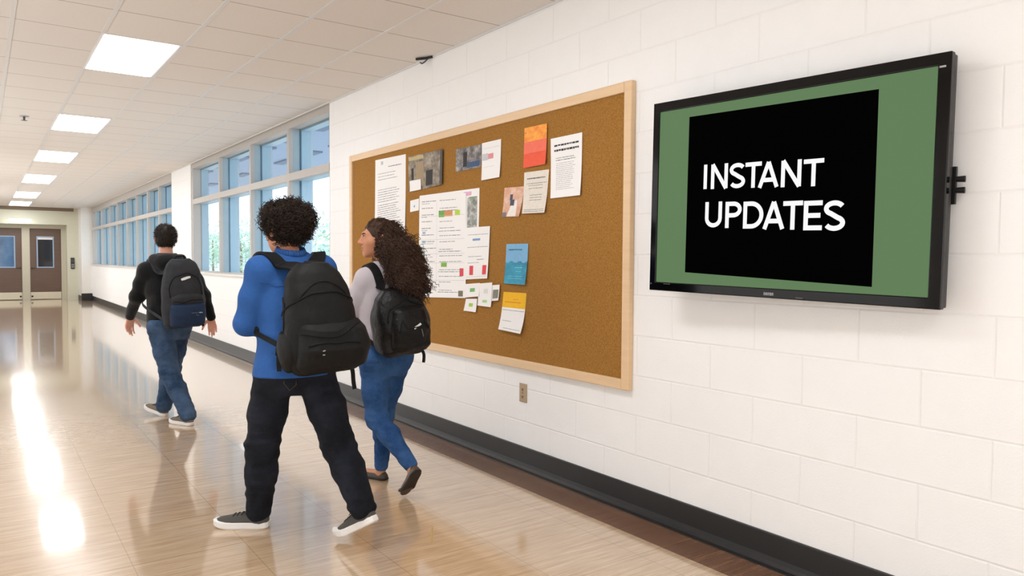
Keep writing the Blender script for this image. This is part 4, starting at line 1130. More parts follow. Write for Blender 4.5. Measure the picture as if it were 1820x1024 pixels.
# hair: volume + hundreds of curls
def curls(name, cen, R, rad, n, m, parent, seed, keep, rr=(.006, .012), L=(.030, .055), th=.0028, out=.6, extra=None):
    Rn = np.random.RandomState(seed); st = []
    F_ = Field(V3(cen) - .24, V3(cen) + .24, .006)
    F_.ell(cen, [v * .90 for v in rad], .01, R)
    if extra:
        for e in extra: F_.ell(V3(cen) + np.array(R) @ V3(e[0]), e[1], .04, R)
    nz = folds(seed, 60, 60, 60, 9); F_.warp(lambda X, Y, Z: .010 * nz(X, Y, Z))
    for cc in keep: F_.ell(V3(cen) + np.array(R) @ V3(cc[0]), cc[1], .02, R, True)
    V, Q = F_.mesh(); o = np_mesh(name, V, Q, m, parent, 1)
    pick = V[Rn.randint(0, len(V), n)]; g = F_.grad(pick)
    for p, d in zip(pick, g):
        t = np.linspace(0, 1, 12)[:, None]; l = Rn.uniform(*L); r_ = Rn.uniform(*rr); w = Rn.uniform(1.2, 2.2) * 2 * pi; ph = Rn.uniform(0, 6.28)
        tang = np.cross(d, Rn.normal(size=3)); tang /= np.linalg.norm(tang); dd = d * out + tang * Rn.uniform(0.2, .9); dd /= np.linalg.norm(dd)
        e1 = np.cross(dd, d + .01); e1 /= max(np.linalg.norm(e1), 1e-5); e2 = np.cross(dd, e1)
        P = p - d * .006 + dd * t * l + (e1 * np.cos(w * t + ph) + e2 * np.sin(w * t + ph)) * r_ * np.sqrt(t)
        st.append((P, th * (1 - .6 * t[:, 0])))
    tube_mesh('curls', st, m, o, 3); return o
curls('hair', T_((.000, -.022, .050)), hr, (.106, .116, .084), 2600, HAIR_DK, man, 5, [((0, .12, -.09), (.10, .055, .115)), ((.0, .0, -.165), (.12, .20, .062)), ((-.108, .01, -.085), (.042, .06, .058)), ((.112, .01, -.085), (.042, .06, .058))], rr=(.007, .015), L=(.028, .060), extra=[((.012, -.060, .016), (.078, .068, .056)), ((0, -.035, -.048), (.068, .072, .05)), ((.01, .02, .015), (.10, .09, .070))])

# ---- his backpack ----------------------------------------------------------
def bag_frame(org, a, pitch, roll): return V3(org), frame(a, pitch, roll)
bag = thing('backpack', 'big plain black backpack on the back of the man in the blue shirt', 'backpack', (1.279, 3.715, 0))
o0, R0 = bag_frame((.050, -.128, .842), radians(0), radians(4), radians(2))      # bottom centre against the back
BP = lambda q: o0 + R0 @ V3(q)
F1 = Field((-.40, -.62, .70), (.45, .15, 1.50), .006)
F1.loft([(0.0, .01, -.10, .130, .075), (.04, .012, -.115, .175, .110), (.16, .014, -.125, .188, .122), (.30, 0, -.115, .172, .112), (.42, -.008, -.095, .148, .094), (.49, -.012, -.080, .112, .074), (.53, -.014, -.070, .070, .046)], .02, 2.6, R0, o0)
nz = folds(31, 22, 22, 30); F1.warp(lambda X, Y, Z: .007 * nz(X, Y, Z))
main = sculpt(F1, 'main_compartment', BAG_BK, bag)
F2 = Field((-.40, -.62, .70), (.45, .15, 1.50), .006)
F2.loft([(0.020, 0.02, -.17, .130, .060), (.05, .03, -.185, .168, .090), (.14, .038, -.200, .178, .108), (.225, .035, -.185, .166, .092), (.262, 0.03, -.165, .140, .060)], .02, 2.8, R0, o0)
nz2 = folds(33, 26, 26, 26); F2.warp(lambda X, Y, Z: .006 * nz2(X, Y, Z))
pk = sculpt(F2, 'front_pocket', BAG_BK, bag)
F4 = Field((-.40, -.62, .70), (.45, .15, 1.50), .006)
F4.ell(BP((-.150, -.105, .125)), (.045, .085, .115), .01, R0); F4.cut(R0[:, 2], BP((0, 0, .205)))
nz4 = folds(35, 34, 34, 34); F4.warp(lambda X, Y, Z: .006 * nz4(X, Y, Z))
sculpt(F4, 'side_pocket', BAG_BK, bag)
def on_bag(F_, pts, off=.003): return list(F_.onto(np.array([BP(p) for p in pts], np.float32), off, False))
# upper seams / lid arc / zips
for name, pts, r, par in (('lid_seam', [(x, -.26 + .2 * (abs(x) / .16) ** 2, .43 - .16 * (abs(x) / .16) ** 2.2) for x in np.linspace(-.155, .155, 25)], .0055, main),
                     ('side_seam', [(-.40, y, z) for y, z in ((-.10, .03), (-.12, .12), (-.12, .24), (-.11, .34), (-.09, .43), (-.07, .49))], .004, main),
                     ('lid_seam', [(x, -.22, .47 - .10 * (abs(x) / .14) ** 2) for x in np.linspace(-.14, .14, 21)], .004, main)):
    b = MB(); b.tube(on_bag(F1, pts, .001), r, 6); b.build(name, BAG_DK, par, smooth=True)
b = MB(); b.tube(on_bag(F2, [(x, -.40, .205 + .01 * cos(x * 12)) for x in np.linspace(-.145, .145, 25)], .001), .006, 6); b.build('pocket_zip', BAG_DK, pk, smooth=True)
ribbon('pocket_flap', [BP(p) for p in [(-.15, -.24, .232), (-.07, -.29, .238), (.04, -.30, .242), (.155, -.22, .262)]], .030, .006, BAG_DK, pk, F2, .005, 24, False)
zp = on_bag(F2, [(-.062, -.40, .232)], .006)[0]
b = MB(); b.tube([zp, zp + V3((0.012, 0, .002))], .003, 6); b.tube([zp + V3((0, 0, -.018)), zp + V3((0.010, 0, -.017))], .0028, 6); b.build('zip_pull', ZIPM, pk, smooth=True)
# panel of rubbed fabric under the lid
hp = on_bag(F1, [(0.02, -.3, .36), (.07, -.3, .40)], .002)
# straps
zt = 1.40
def man_strap(sx, cx, cy, zsh, bag_top, bag_bot, F_, xo, parent, m, wd=.062, over=None):
    sh = [(cx + sx * xo * .8, cy - .10, zsh - .06), (cx + sx * xo, cy - .045, zsh + .012), (cx + sx * xo * 1.05, cy + .03, zsh + .02), (cx + sx * xo * 1.12, cy + .10, zsh - .05), (cx + sx * xo * 1.2, cy + .135, zsh - .16), (cx + sx * (xo + .06), cy + .10, zsh - .27)]
    if over: sh = [(cx + sx * p[0], cy + p[1], p[2]) for p in over]
    ribbon('shoulder_strap', [bag_top] + sh, wd, .014, m, parent, F_, .010, 44, 'near')
    ribbon('webbing_strap', [sh[-1], (cx + sx * (xo + .085), cy + .03, zsh - .31), (cx + sx * (xo + .08), cy - .05, zsh - .355), bag_bot], .024, .004, m, parent, F_, .006, 24)
OV = [(.085, -.11, 1.36), (.118, -.055, 1.385), (.148, .01, 1.385), (.160, .07, 1.335), (.168, .10, 1.22), (.178, .08, 1.09)]
man_strap(-1, .014, .040, 1.368, BP((-.06, -.03, .50)), BP((-.165, -.04, .13)), FS, .108, bag, BAG_DK, .066, OV)
man_strap(1, .014, .040, 1.368, BP((.06, -.03, .50)), BP((.165, -.04, .13)), FS, .108, bag, BAG_DK, .066, OV)
b = MB(); b.tube([BP((-.05, -.05, .50)), BP((-.035, -.03, .525)), BP((.025, -.03, .525)), BP((.04, -.05, .50))], .009, 8); b.build('grab_handle', BAG_DK, bag, smooth=True)
ribbon('loose_strap', [BP((-.172, -.075, .13)), BP((-.186, -.085, .10)), BP((-.190, -.09, .06)), BP((-.188, -.09, .02))], .022, .004, BAG_DK, bag, None, n=16, side=(.8, -.58, 0))
ribbon('loose_strap', [BP((.150, -.12, .03)), BP((.165, -.125, -.01)), BP((.168, -.125, -.06)), BP((.175, -.125, -.105))], .022, .004, BAG_DK, bag, None, n=16, side=R0[:, 0])
b = MB()
for x in (-.17,): b.tube([BP((x + .01, -.055, .14)), BP((x - .012, -.06, .12)), BP((x - .016, -.065, .09))], .013, 6)
b.build('side_buckle', BAG_DK, bag, smooth=True)

# ---- woman -------------------------------------------------------------------
J = dict(neck=(0.005, 0.025, 1.356), head=(-0.022, 0.045, 1.500), Ls=(-0.120, 0.009, 1.268), Rs=(0.150, 0.036, 1.275), Le=(-0.190, 0.089, 1.073), Lw=(-0.050, 0.247, 1.02), Re=(0.215, 0.15, 1.05), Rw=(0.10, 0.28, 1.03), waist=(-0.019, 0.023, 0.942), pelvis=(-0.005, 0.005, 0.772), Lh=(-0.070, 0.005, 0.790), Rh=(0.080, 0.013, 0.785), Lk=(-0.059, -0.012, 0.428), La=(-0.005, -0.285, 0.215), Rk=(0.060, 0.150, 0.420), Ra=(0.032, 0.160, 0.085), Lheel=(-0.010, -0.44, 0.185), Ltoe=(0.006, -0.245, 0.000), Rheel=(0.070, 0.122, 0.000), Rtoe=(-0.040, 0.330, 0.000))
gx, gy = 1.980, 4.108
FL = set_foot(J, 'L', (0.006, -0.245, 0.0), (.01, -.2), .245, radians(50))
FR = set_foot(J, 'R', (-0.040, 0.330, 0.0), (.10, -.20), .245, 0.0)
girl = thing('person', 'woman with long curly hair in a grey sweater and blue jeans, face turned left', 'person', (gx, gy, 0))
hr = frame(radians(-73), radians(1), radians(-2)); hc = J['head']
body, T_ = build_body(J, hc, hr, .98, girl, SK_G, dict(turn=0.0, bw=.86, hs=.9, hand_L=((.7, .6, .1), (0, .3, 1), (.5, -1, 0), .8), hand_R=((-.8, .4, .1), (0, .3, 1), (-.5, -1, 0), .8)), True, .005)
eyes_and_brows(T_, hr, .98, girl, HAIR_BL, mat('lips_rose', (176, 104, 92), .4, .05), (52, 36, 26))
sw_m = fabric('grey_lilac_knit', (196, 187, 192), .07, 8, 260, .95, .35, .2, fold=.45)
secs = [(.895, -.010, .012, .142, .112), (.98, -.014, .018, .130, .102), (1.10, -.010, .022, .140, .108), (1.22, -.002, .024, .148, .108), (1.285, .002, .025, .120, .090), (1.335, .004, .026, .070, .064), (1.365, .005, .028, .056, .052)]
FS = top_garment(J, 'sweater', girl, sw_m, secs, .058, .046, .036, .90, 41, .0042, None, .93)
FS.ell((0.002, .036, 1.372), (.05, .05, .03), .004, None, True)
sw = sculpt(FS, 'sweater', sw_m, girl)
b = MB(); pts = FS.onto(np.array([(-.012 + .15 * cos(a), .014 + .12 * sin(a), .905) for a in np.linspace(0, 2 * pi, 41)], np.float32), .001, False); b.tube(list(pts), .006, 6); b.build('hem_band', mat('pale_hem', (208, 200, 196), .9, .04, 30), sw, smooth=True)
tr, FT = trousers(J, girl, denim('mid_blue_denim', (28, 62, 108), (70, 108, 158), .75), .087, .064, .043, (.150, .118), True, 51, .0042, .905, 0.0, rc=.058)
tr.name = 'jeans'; tr.data.name = 'jeans'
b = MB(); b.tube(list(FT.onto(np.array([(-.11, -.2, .80), (-.105, -.2, .735), (-.07, -.2, .715), (-.035, -.2, .73), (-.03, -.2, .80)], np.float32), .0012, False)), .0014, 4); b.build('back_pocket_stitching', mat('blue_stitching', (76, 100, 140), .8), tr)
leather = mat('brown_leather_shoe', (84, 66, 54), .4, .15, 20, .1); olive = mat('dark_olive_shoe', (66, 60, 50), .5, .15, 20, .1); dsole = mat('dark_shoe_sole', (40, 33, 28), .7, .15, 20)
shoe('shoe', FL['toe'], FL['heel_dir'], .245, girl, leather, dsole, None, .92, FL['pitch'], .012, True, 'brown leather flat with its heel lifted', toe_roll=.03)
shoe('shoe', FR['toe'], FR['heel_dir'], .245, girl, olive, dsole, None, .92, 0.0, .012, True, 'dark olive flat planted on the floor')
# long curly hair
def long_hair():
    hs = T_((0, -.012, .032))
    cen = [V3(hs), T_((.028, -.055, -.02)), V3((.048, -.115, 1.405)), V3((.060, -.160, 1.32)), V3((.066, -.195, 1.245)), V3((.068, -.205, 1.20))]
    rad = [.092, .096, .096, .094, .086, .050]
    F_ = Field((-.30, -.46, 1.05), (.36, .30, 1.72), .006)
    F_.ell(hs, (.086, .106, .098), .03, hr)
    F_.chain(cen[1:], [r * .86 for r in rad[1:]], .05)
    nz = folds(61, 55, 55, 40, 9); nzb = folds(63, 110, 110, 60, 9); F_.warp(lambda X, Y, Z: .018 * nz(X, Y, Z) + .010 * nzb(X, Y, Z))
    # open the face
    for p, r in (((0, .118, -.045), (.140, .092, .108)), ((-.03, .115, -.05), (.12, .082, .110)), ((0, .120, .035), (.085, .056, .040)), ((-.07, .10, -.10), (.09, .085, .075))):
        F_.ell(T_(p), r, .012, hr, True)
    V, Q = F_.mesh(); o = np_mesh('hair', V, Q, HAIR_GI, girl, 1)
    Rn = np.random.RandomState(9); st = []
    n = 4200
    pick = V[Rn.randint(0, len(V), n)]; g = F_.grad(pick)
    for p, d in zip(pick, g):
        L_ = Rn.uniform(.05, .115); N = 22; t = np.linspace(0, 1, N)
        down = V3((.22, -.34, -1.0)) if p[2] < 1.50 else V3((.2, -.45, -.8)); down = down / np.linalg.norm(down)
        lp_ = np.array(hr).T @ (p - V3(T_((0, 0, 0))))
        top_ = lp_[1] > -.01 and lp_[2] > .02
        if top_: L_ *= .6; t = t
        if top_: down = V3(-np.array(hr)[:, 1] * .9 + np.array([.05, -.1, -.15]))
        dn = down - d * (down @ d) * .9; dn /= max(np.linalg.norm(dn), 1e-4); dn = dn + Rn.normal(size=3) * .16
        e1 = np.cross(dn, d); e1 /= max(np.linalg.norm(e1), 1e-5); e2 = d
        r_ = Rn.uniform(.005, .011) * (1.0 if p[2] < 1.54 else .5); w = L_ / Rn.uniform(.022, .036) * 2 * pi; ph = Rn.uniform(0, 6.28)
        P = p + d * .003 + dn * (t * L_)[:, None] + (e1 * np.cos(w * t + ph)[:, None] + e2 * np.sin(w * t + ph)[:, None]) * (r_ * (.35 + .65 * t))[:, None]
        if top_: P = P - d * (t * t * L_ * .75 + .004)[:, None]
        lf = (P - V3(T_((0, 0, 0)))) @ np.array(hr)          # in the head frame
        if ((lf[:, 1] > .040) & (np.abs(lf[:, 0]) < .11) & (lf[:, 2] < .062) & (lf[:, 2] > -.16)).any(): continue
        st.append((P, .0028 * (1 - .5 * t)))
    tube_mesh('curls', st, HAIR_GI, o, 3)
long_hair()

# ---- her backpack --------------------------------------------------------------
bag = thing('backpack', 'shiny crumpled black backpack on the back of the woman with long curly hair', 'backpack', (gx, gy, 0))
o0, R0 = bag_frame((.018, -.098, .832), radians(2), radians(3), radians(5))
BP = lambda q: o0 + R0 @ V3(q)
F1 = Field((-.35, -.52, .70), (.42, .12, 1.36), .0055)
F1.loft([(0.0, 0, -.085, .115, .055), (.03, 0, -.10, .155, .085), (.15, 0, -.11, .170, .105), (.27, 0, -.10, .164, .095), (.335, 0, -.085, .140, .078), (.385, 0, -.075, .090, .050)], .02, 2.8, R0, o0)
nz = folds(71, 30, 30, 34); F1.warp(lambda X, Y, Z: .012 * nz(X, Y, Z))
F1.capsule(BP((.09, -.11, .345)), BP((.172, -.15, .365)), .028, .012, .02)
main = sculpt(F1, 'main_compartment', BAG_SH, bag)
F2 = Field((-.35, -.52, .70), (.42, .12, 1.36), .0055)
F2.loft([(0.03, 0.02, -.15, .105, .050), (.06, 0.02, -.165, .125, .072), (.17, .02, -.175, .125, .078), (.27, .02, -.16, .105, .060), (.30, .02, -.14, .08, .035)], .02, 2.8, R0, o0)
nz2 = folds(73, 32, 32, 30); F2.warp(lambda X, Y, Z: .006 * nz2(X, Y, Z))
pk = sculpt(F2, 'front_pocket', BAG_SH, bag)
b = MB(); b.tube(on_bag(F2, [(.02 + .105 * sin(a), -.34, .16 + .125 * cos(a)) for a in np.linspace(-1.7, 1.7, 25)], .001), .004, 6); b.build('pocket_zip', BAG_DK, pk, smooth=True)
b = MB(); b.tube(on_bag(F1, [(.135 * sin(a), -.26, .23 + .15 * cos(a)) for a in np.linspace(-1.6, 1.6, 25)], .001), .0045, 6); b.build('main_zip', BAG_DK, main, smooth=True)
lp = on_bag(F2, [(.03, -.4, .225), (.07, -.4, .235)], .003)
ribbon('logo_patch', [lp[0], (lp[0] + lp[1]) / 2, lp[1]], .012, .002, mat('white_logo', (214, 214, 210), .6, .03), pk, F2, .002, 6, False)
lp = on_bag(F2, [(.06, -.4, .055), (.075, -.4, .095)], .003)
ribbon('logo_stripe', [lp[0], (lp[0] + lp[1]) / 2, lp[1]], .006, .002, mat('grey_logo', (96, 96, 98), .5, .03), pk, F2, .002, 6, False)
man_strap(-1, .003, .026, 1.295, BP((-.07, -.02, .38)), BP((-.135, -.05, .06)), FS, .085, bag, BAG_DK, .052)
man_strap(1, .003, .026, 1.295, BP((.07, -.02, .38)), BP((.135, -.05, .06)), FS, .085, bag, BAG_DK, .052)
ribbon('loose_strap', [BP((.12, -.10, .02)), BP((.135, -.11, -.01)), BP((.132, -.115, -.04)), BP((.125, -.12, -.065))], .02, .004, BAG_DK, bag, None, n=12, side=R0[:, 0])
b = MB(); b.tube([BP((-.045, -.06, .37)), BP((-.03, -.055, .41)), BP((.03, -.055, .41)), BP((.045, -.06, .37))], .008, 8); b.build('grab_handle', BAG_DK, bag, smooth=True)

# ---- far man in the black hoodie ---------------------------------------------------
J = dict(neck=(-0.012, 0.039, 1.395), head=(-0.010, 0.080, 1.540), Ls=(-0.165, 0.036, 1.272), Rs=(0.165, 0.064, 1.288), Le=(-0.236, 0.120, 1.050), Lw=(-0.262, 0.290, 0.875), Re=(0.285, 0.045, 1.060), Rw=(0.350, 0.060, 0.855), waist=(-0.004, 0.013, 0.964), pelvis=(-0.004, 0.004, 0.771), Lh=(-0.084, -0.001, 0.800), Rh=(0.081, 0.021, 0.800), Lk=(-0.027, -0.113, 0.412), La=(0.042, -0.300, 0.105), Rk=(0.044, 0.204, 0.400), Ra=(-0.030, 0.200, 0.100), Lheel=(0.087, -0.400, 0.000), Ltoe=(-0.160, -0.270, 0.000), Rheel=(-0.020, 0.130, 0.030), Rtoe=(-0.150, 0.36, 0.050))
fx, fy = 1.313, 6.902
hl = V3((0.087, -0.400, 0)); dr = V3((-.42, .9, 0)); dr /= np.linalg.norm(dr)
FL = set_foot(J, 'L', tuple(hl + dr * .275), tuple(-dr), .275, 0.0)
FR = set_foot(J, 'R', (-0.14, 0.36, 0.05), (.13, -.23), .27, radians(-12))
man3 = thing('person', 'man with short dark hair in a black hooded top and jeans, farthest walker', 'person', (fx, fy, 0))
hr = frame(radians(8), radians(-3)); hc = J['head']
body, T_ = build_body(J, hc, hr, .99, man3, SK_C, dict(turn=0.0, bw=.98, hs=1.12, hand_L=((-.06, .25, -1), (1, .2, 0), (.35, -1, 0), .55), hand_R=((.12, -.02, -1), (-1, .2, 0), (-.35, -1, 0), .45)), False, .0055)
eyes_and_brows(T_, hr, .99, man3, HAIR_BL, mat('lips_pink', (182, 112, 104), .45, .05), (50, 36, 28))
ho_m = fabric('black_fleece', (12, 12, 14), .12, 10, 240, .95, .3, .15, fold=.5)
secs = [(.80, -.004, .006, .175, .135), (.90, -.004, .008, .176, .136), (1.0, -.005, .014, .170, .132), (1.14, -.008, .026, .186, .138), (1.25, -.010, .034, .180, .120), (1.32, -.011, .038, .125, .098), (1.385, -.012, .042, .085, .082), (1.42, -.012, .045, .078, .076)]
FS = top_garment(J, 'hooded_top', man3, ho_m, secs, .073, .055, .041, .815, 81, .0058, None, .98)
FS.ell((-.012, .052, 1.45), (.062, .062, .055), .004, None, True)
ht = sculpt(FS, 'hooded_top', ho_m, man3)
F_ = Field((-.26, -.26, 1.18), (.26, .26, 1.52), .006)
for i in range(24):
    a, a2 = pi * 1.02 + i * pi * .96 / 24 - .0, pi * 1.02 + (i + 1) * pi * .96 / 24
    f = lambda q: (-.012 + .112 * cos(q), .040 + .112 * sin(q), 1.372 + .022 * sin(q) )
    w_ = .026 + .022 * sin((i + .5) * pi / 24)
    F_.capsule(f(a), f(a2), w_, w_, .03)
F_.ell((-.012, -.090, 1.325), (.095, .050, .065), .05)
nz = folds(83, 40, 40, 30); F_.warp(lambda X, Y, Z: .005 * nz(X, Y, Z))
sculpt(F_, 'hood', ho_m, ht)
tr, FT = trousers(J, man3, denim('worn_blue_denim', (36, 56, 84), (84, 108, 138), .75), .094, .078, .066, (.165, .132), True, 91, .0055, .86, 0.0, rc=.072)
tr.name = 'jeans'; tr.data.name = 'jeans'
tanshoe = fabric('taupe_canvas', (126, 114, 100), .12, 30, 500, .9, .3, fold=.1)
shoe('shoe', FL['toe'], FL['heel_dir'], .275, man3, tanshoe, RUB_W, LACE, 1.0, 0.0, .026)
shoe('shoe', FR['toe'], FR['heel_dir'], .27, man3, tanshoe, RUB_W, LACE, 1.0, FR['pitch'], .026)
# short hair cap
F_ = Field(V3(T_((0, 0, .03))) - .18, V3(T_((0, 0, .03))) + .18, .005)
F_.ell(T_((0, -.014, .034)), (.085, .106, .096), .01, hr)
F_.ell(T_((0, -.045, -.02)), (.070, .062, .062), .03, hr)
nz = folds(95, 110, 110, 110, 9); F_.warp(lambda X, Y, Z: .005 * nz(X, Y, Z))
for p, r in (((0, .12, -.06), (.12, .085, .115)), ((0, 0, -.125), (.14, .2, .055)), ((-.098, .0, -.035), (.036, .048, .052)), ((.098, .0, -.035), (.036, .048, .052))): F_.ell(T_(p), r, .012, hr, True)
V, Q = F_.mesh(); ho = np_mesh('hair', V, Q, HAIR_BL, man3, 1)
Rn = np.random.RandomState(3); pick = V[Rn.randint(0, len(V), 2200)]; g = F_.grad(pick); st = []
for p, d in zip(pick, g):
    dd = d * .8 + V3((0, -.2, -.7)) * .5 + Rn.normal(size=3) * .25; dd /= np.linalg.norm(dd); t = np.linspace(0, 1, 5)[:, None]
    st.append((p - d * .004 + dd * t * Rn.uniform(.012, .024), .0016 * (1 - .6 * t[:, 0])))
tube_mesh('hair_tufts', st, HAIR_BL, ho, 3)

# ---- his backpack ------------------------------------------------------------------
bag = thing('backpack', 'charcoal and navy backpack on the back of the man in the black hooded top', 'backpack', (fx, fy, 0))
o0, R0 = bag_frame((.062, -.128, .806), radians(-6), radians(4), radians(3))
BP = lambda q: o0 + R0 @ V3(q)
F1 = Field((-.36, -.56, .70), (.42, .12, 1.50), .006)
F1.loft([(0.0, 0, -.075, .125, .055), (.03, 0, -.085, .160, .078), (.16, 0, -.095, .172, .098), (.32, 0, -.09, .168, .092), (.46, 0, -.075, .145, .075), (.54, 0, -.065, .108, .055), (.575, 0, -.06, .07, .035)], .02, 2.7, R0, o0)
nz = folds(97, 28, 28, 34); F1.warp(lambda X, Y, Z: .007 * nz(X, Y, Z))
main = sculpt(F1, 'main_compartment', BAG_CH, bag)
F2 = Field((-.36, -.56, .70), (.42, .12, 1.50), .0055)
F2.loft([(0.012, 0.01, -.13, .11, .045), (.03, 0.01, -.14, .138, .065), (.12, .01, -.15, .144, .078), (.195, .01, -.145, .142, .070), (.215, .01, -.14, .135, .056)], .02, 3.2, R0, o0)
pk = sculpt(F2, 'navy_front_pocket', BAG_NV, bag)
F3 = Field((-.36, -.56, .70), (.42, .12, 1.50), .0055)
F3.loft([(.20, 0.01, -.13, .135, .050), (.215, .01, -.14, .140, .064), (.27, .01, -.135, .130, .064), (.315, .01, -.12, .10, .048), (.335, .01, -.11, .07, .03)], .02, 2.8, R0, o0)
nz3 = folds(99, 40, 40, 40); F3.warp(lambda X, Y, Z: .006 * nz3(X, Y, Z))
pk2 = sculpt(F3, 'upper_front_pocket', BAG_CH, bag)
b = MB(); b.tube(on_bag(F3, [(x, -.35, .222) for x in np.linspace(-.12, .14, 21)], .001), .005, 6); b.build('pocket_zip', BAG_DK, pk2, smooth=True)
b = MB(); b.tube(on_bag(F1, [(.155 * sin(a), -.26, .30 + .2 * cos(a)) for a in np.linspace(-1.7, 1.7, 31)], .001), .0045, 6); b.build('main_zip', BAG_DK, main, smooth=True)
lp = on_bag(F1, [(-.02, -.3, .455), (.0, -.3, .467), (.025, -.3, .468), (.045, -.3, .462)], .003)
ribbon('logo_patch', lp, [.016, .022, .02, .014], .002, mat('white_bag_logo', (226, 228, 230), .6, .03), main, F1, .002, 10, False)
lp = on_bag(F2, [(.085, -.4, .165), (.10, -.4, .165), (.12, -.4, .163)], .003); ribbon('logo_mark', lp, [.01, .008, .004], .0015, mat('silver_bag_logo', (170, 178, 188), .5, .03), pk, F2, .0015, 8, False)
b = MB()
for i in range(5):
    q = on_bag(F2, [(.02 + .013 * i, -.4, .098), (.027 + .013 * i, -.4, .104)], .002); b.tube(q, .0022, 5)
q = on_bag(F2, [(.055, -.4, .12), (.068, -.4, .132), (.08, -.4, .128)], .002); b.tube(q, .0018, 5)
b.build('stitched_lettering', mat('dim_bag_logo', (104, 116, 134), .6, .03), pk)
man_strap(-1, -.012, .042, 1.325, BP((-.075, -.02, .49)), BP((-.15, -.05, .07)), FS, .105, bag, BAG_CH, .060)
man_strap(1, -.012, .042, 1.325, BP((.075, -.02, .49)), BP((.15, -.05, .07)), FS, .105, bag, BAG_CH, .060)
b = MB(); b.tube([BP((-.045, -.05, .56)), BP((-.03, -.045, .595)), BP((.03, -.045, .595)), BP((.045, -.05, .56))], .008, 8); b.build('grab_handle', BAG_DK, bag, smooth=True)
ribbon('loose_strap', [BP((.145, -.06, .05)), BP((.16, -.07, .02)), BP((.158, -.07, -.01))], .02, .004, BAG_DK, bag, None, n=10, side=R0[:, 0])
# ------------------------------------------------------------------ outside
M['asphalt'] = mat('outside_paving', (206, 206, 204), 0.9, 0.06, 2)
b = MB(); b.box(3.3, 90, -20, 120, -0.5, -0.35); structure(b, 'ground_outside', M['asphalt'])
M['lawn'] = mat('outside_lawn', (150, 176, 128), 0.95, 0.2, 6)

def facade(name, label, x, y0, y1, z1, floors, pitch, wallm, glassm):
    t = thing(name, label, 'building', (x, (y0 + y1) / 2, -0.36))
    b = MB(); b.box(0, 8, y0 - (y0 + y1) / 2, y1 - (y0 + y1) / 2, 0, z1); b.build('wall', wallm, t)
    n = int((y1 - y0) / pitch)
    for fl in range(floors):
        for i in range(n):
            yy = y0 - (y0 + y1) / 2 + (i + 0.5) * pitch; zz = 1.2 + fl * 3.4
            w = MB(); w.box(-0.06, 0.0, yy - pitch * 0.36, yy + pitch * 0.36, zz, zz + 1.7); f = w.build('window', glassm, t)
    r = MB(); r.box(-0.5, 8.2, y0 - (y0 + y1) / 2 - 0.3, y1 - (y0 + y1) / 2 + 0.3, z1, z1 + 0.35); r.build('roof_edge', wallm, t)
M['fac_white'] = mat('pale_facade', (206, 212, 218), 0.8, 0.03, 1)
M['fac_glass'] = mat('pale_blue_glazing', (126, 164, 190), 0.3, 0.12, 0.6)
facade('office_building', 'pale building with blue window bands seen through the near windows', 26, 18, 44, 6.5, 2, 2.6, M['fac_white'], M['fac_glass'])
facade('low_building', 'low white building seen through the far row of windows', 24, 60, 110, 4.5, 1, 3.2, M['fac_white'], M['fac_glass'])

# canopy outside
t = thing('outside_canopy', 'blue-grey slatted canopy outside above the near windows', 'canopy', (WX + 0.3, 11.0, 3.25))
M['canopy'] = mat('canopy_grey_blue', (150, 166, 190), 0.7, 0.05)
M['canopy_dark'] = mat('canopy_dark_slat', (98, 116, 142), 0.7, 0.05)
b = MB(); b.box(0, 2.6, -6, 17, 0, 0.25); b.build('slab', M['canopy'], t)
for xx in (0.7, 1.5):
    for i in range(16):
        s_ = MB(); s_.box(xx, xx + 0.18, -5.4 + i * 1.4, -4.7 + i * 1.4, -0.03, 0); s_.build('vent_slat', M['canopy_dark'], t)

def leaf_mat(name, a, b_):
    t_ = NT(name); n = t_.noise(3, 2); t_.set(Base_Color=t_.mix(n, lin(a), lin(b_)), Roughness=0.7); return t_.mat
M['leaf'] = leaf_mat('hazed_green_leaves', (120, 156, 124), (180, 204, 180))  # outdoor haze mixed into the leaf colours
M['bark'] = mat('bark', (120, 104, 90), 0.9, 0.15, 15)
def tree(x, y, h, r, label, n, seed, name='tree'):
    R = random.Random(seed)
    t = thing(name, label, 'tree' if name == 'tree' else 'shrub', (x, y, -0.36), group='planting outside the windows')
    b = MB(); b.tube([(0, 0, 0), (0.03, 0.02, h * 0.35), (0.0, 0.05, h * 0.7)], [0.09 * h / 4, 0.07 * h / 4, 0.03 * h / 4], 8); b.build('trunk', M['bark'], t, smooth=True)
    b = MB()
    for i in range(n):
        a = R.uniform(0, 2 * pi); u = R.uniform(-1, 1); q = R.random() ** 0.4
        rr = r * q * (0.8 + 0.3 * sin(a * 3 + seed))
        c = Vector((rr * sqrt(1 - u * u) * cos(a), rr * sqrt(1 - u * u) * sin(a), h - r + rr * u * 1.1))
        d = Vector((R.uniform(-1, 1), R.uniform(-1, 1), R.uniform(-.6, .6))).normalized(); e = d.orthogonal().normalized(); s2 = R.uniform(0.06, 0.13)
        b.quad(c - d * s2, c - e * s2 * .5, c + d * s2, c + e * s2 * .5)
    b.build('foliage', M['leaf'], t)
tree(7.5, 16.6, 2.1, 1.1, 'leafy green shrub outside the window beside the cork board wall', 1500, 3, 'shrub')
tree(8.0, 19.5, 2.0, 0.9, 'pale shrub outside behind the man in blue', 1200, 4, 'shrub')
tree(11.5, 27.0, 3.6, 1.5, 'loose pale tree outside the middle of the first window', 1600, 5)
tree(13.0, 47.0, 4.2, 1.9, 'hazy tree outside the far row of windows', 1600, 6)
tree(15.0, 62.0, 4.6, 2.2, 'most distant hazy tree outside the far row of windows', 1500, 8)

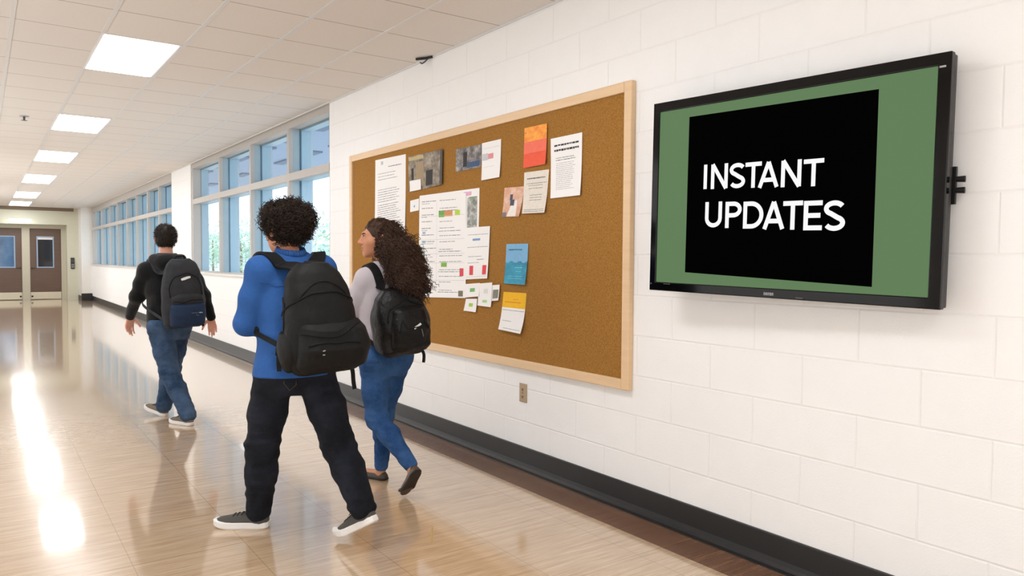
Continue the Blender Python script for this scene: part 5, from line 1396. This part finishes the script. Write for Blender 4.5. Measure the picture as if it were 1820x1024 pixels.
# ------------------------------------------------------------------ light, camera
w = bpy.data.worlds.new('overcast_sky'); scene.world = w; w.use_nodes = True
nt = w.node_tree; bg = nt.nodes['Background']
tc = nt.nodes.new('ShaderNodeTexCoord'); nz = nt.nodes.new('ShaderNodeTexNoise'); nz.inputs['Scale'].default_value = 3
mx = nt.nodes.new('ShaderNodeMix'); mx.data_type = 'RGBA'
nt.links.new(tc.outputs['Generated'], nz.inputs['Vector']); nt.links.new(nz.outputs['Fac'], mx.inputs[0])
mx.inputs[6].default_value = (0.70, 0.86, 1.0, 1); mx.inputs[7].default_value = (0.92, 0.97, 1.0, 1)
nt.links.new(mx.outputs[2], bg.inputs['Color']); bg.inputs['Strength'].default_value = 3.5

def area(name, loc, direction, sx, sy, power, col=(1, 1, 1)):
    d = bpy.data.lights.new(name, 'AREA'); d.shape = 'RECTANGLE'; d.size = sx; d.size_y = sy; d.energy = power; d.color = col
    o = bpy.data.objects.new(name, d); COL.objects.link(o); o.location = loc
    o.rotation_euler = Vector(direction).to_track_quat('-Z', 'Y').to_euler(); return o
# added fill lamps along the left wall and at the near end, out of view
for y_, p_ in ((0.0, 34), (5.0, 38), (10.0, 46), (16.0, 60), (22.0, 60)):
    area('left_fill', (-1.3, y_, 1.4), (1, 0, 0.08), 4.5, 2.2, p_, (0.93, 0.97, 1.0))
area('near_end_fill', (0.6, -2.8, 1.3), (0.25, 1, 0.1), 3.5, 2.2, 54, (1, 0.985, 0.97))

cam_d = bpy.data.cameras.new('camera'); cam = bpy.data.objects.new('camera', cam_d); COL.objects.link(cam)
cam_d.sensor_width = 36; cam_d.lens = 36 * 1330 / 1820; cam_d.clip_start = 0.05; cam_d.clip_end = 400
yaw, pitch, roll = radians(35.385), radians(2.164), radians(0.34)
F = Vector((sin(yaw) * cos(pitch), cos(yaw) * cos(pitch), -sin(pitch))); R_ = Vector((cos(yaw), -sin(yaw), 0)); U = R_.cross(F)
R2 = R_ * cos(roll) + U * sin(roll); U2 = -R_ * sin(roll) + U * cos(roll)
cm = Matrix.Identity(4)
for i, a in enumerate((R2, U2, -F)):
    for k in range(3): cm[k][i] = a[k]
cm.translation = (0, 0, CAMZ)
cam.matrix_world = cm
scene.camera = cam
scene.view_settings.view_transform = 'Standard'
scene.view_settings.look = 'None'
scene.view_settings.exposure = 0.0
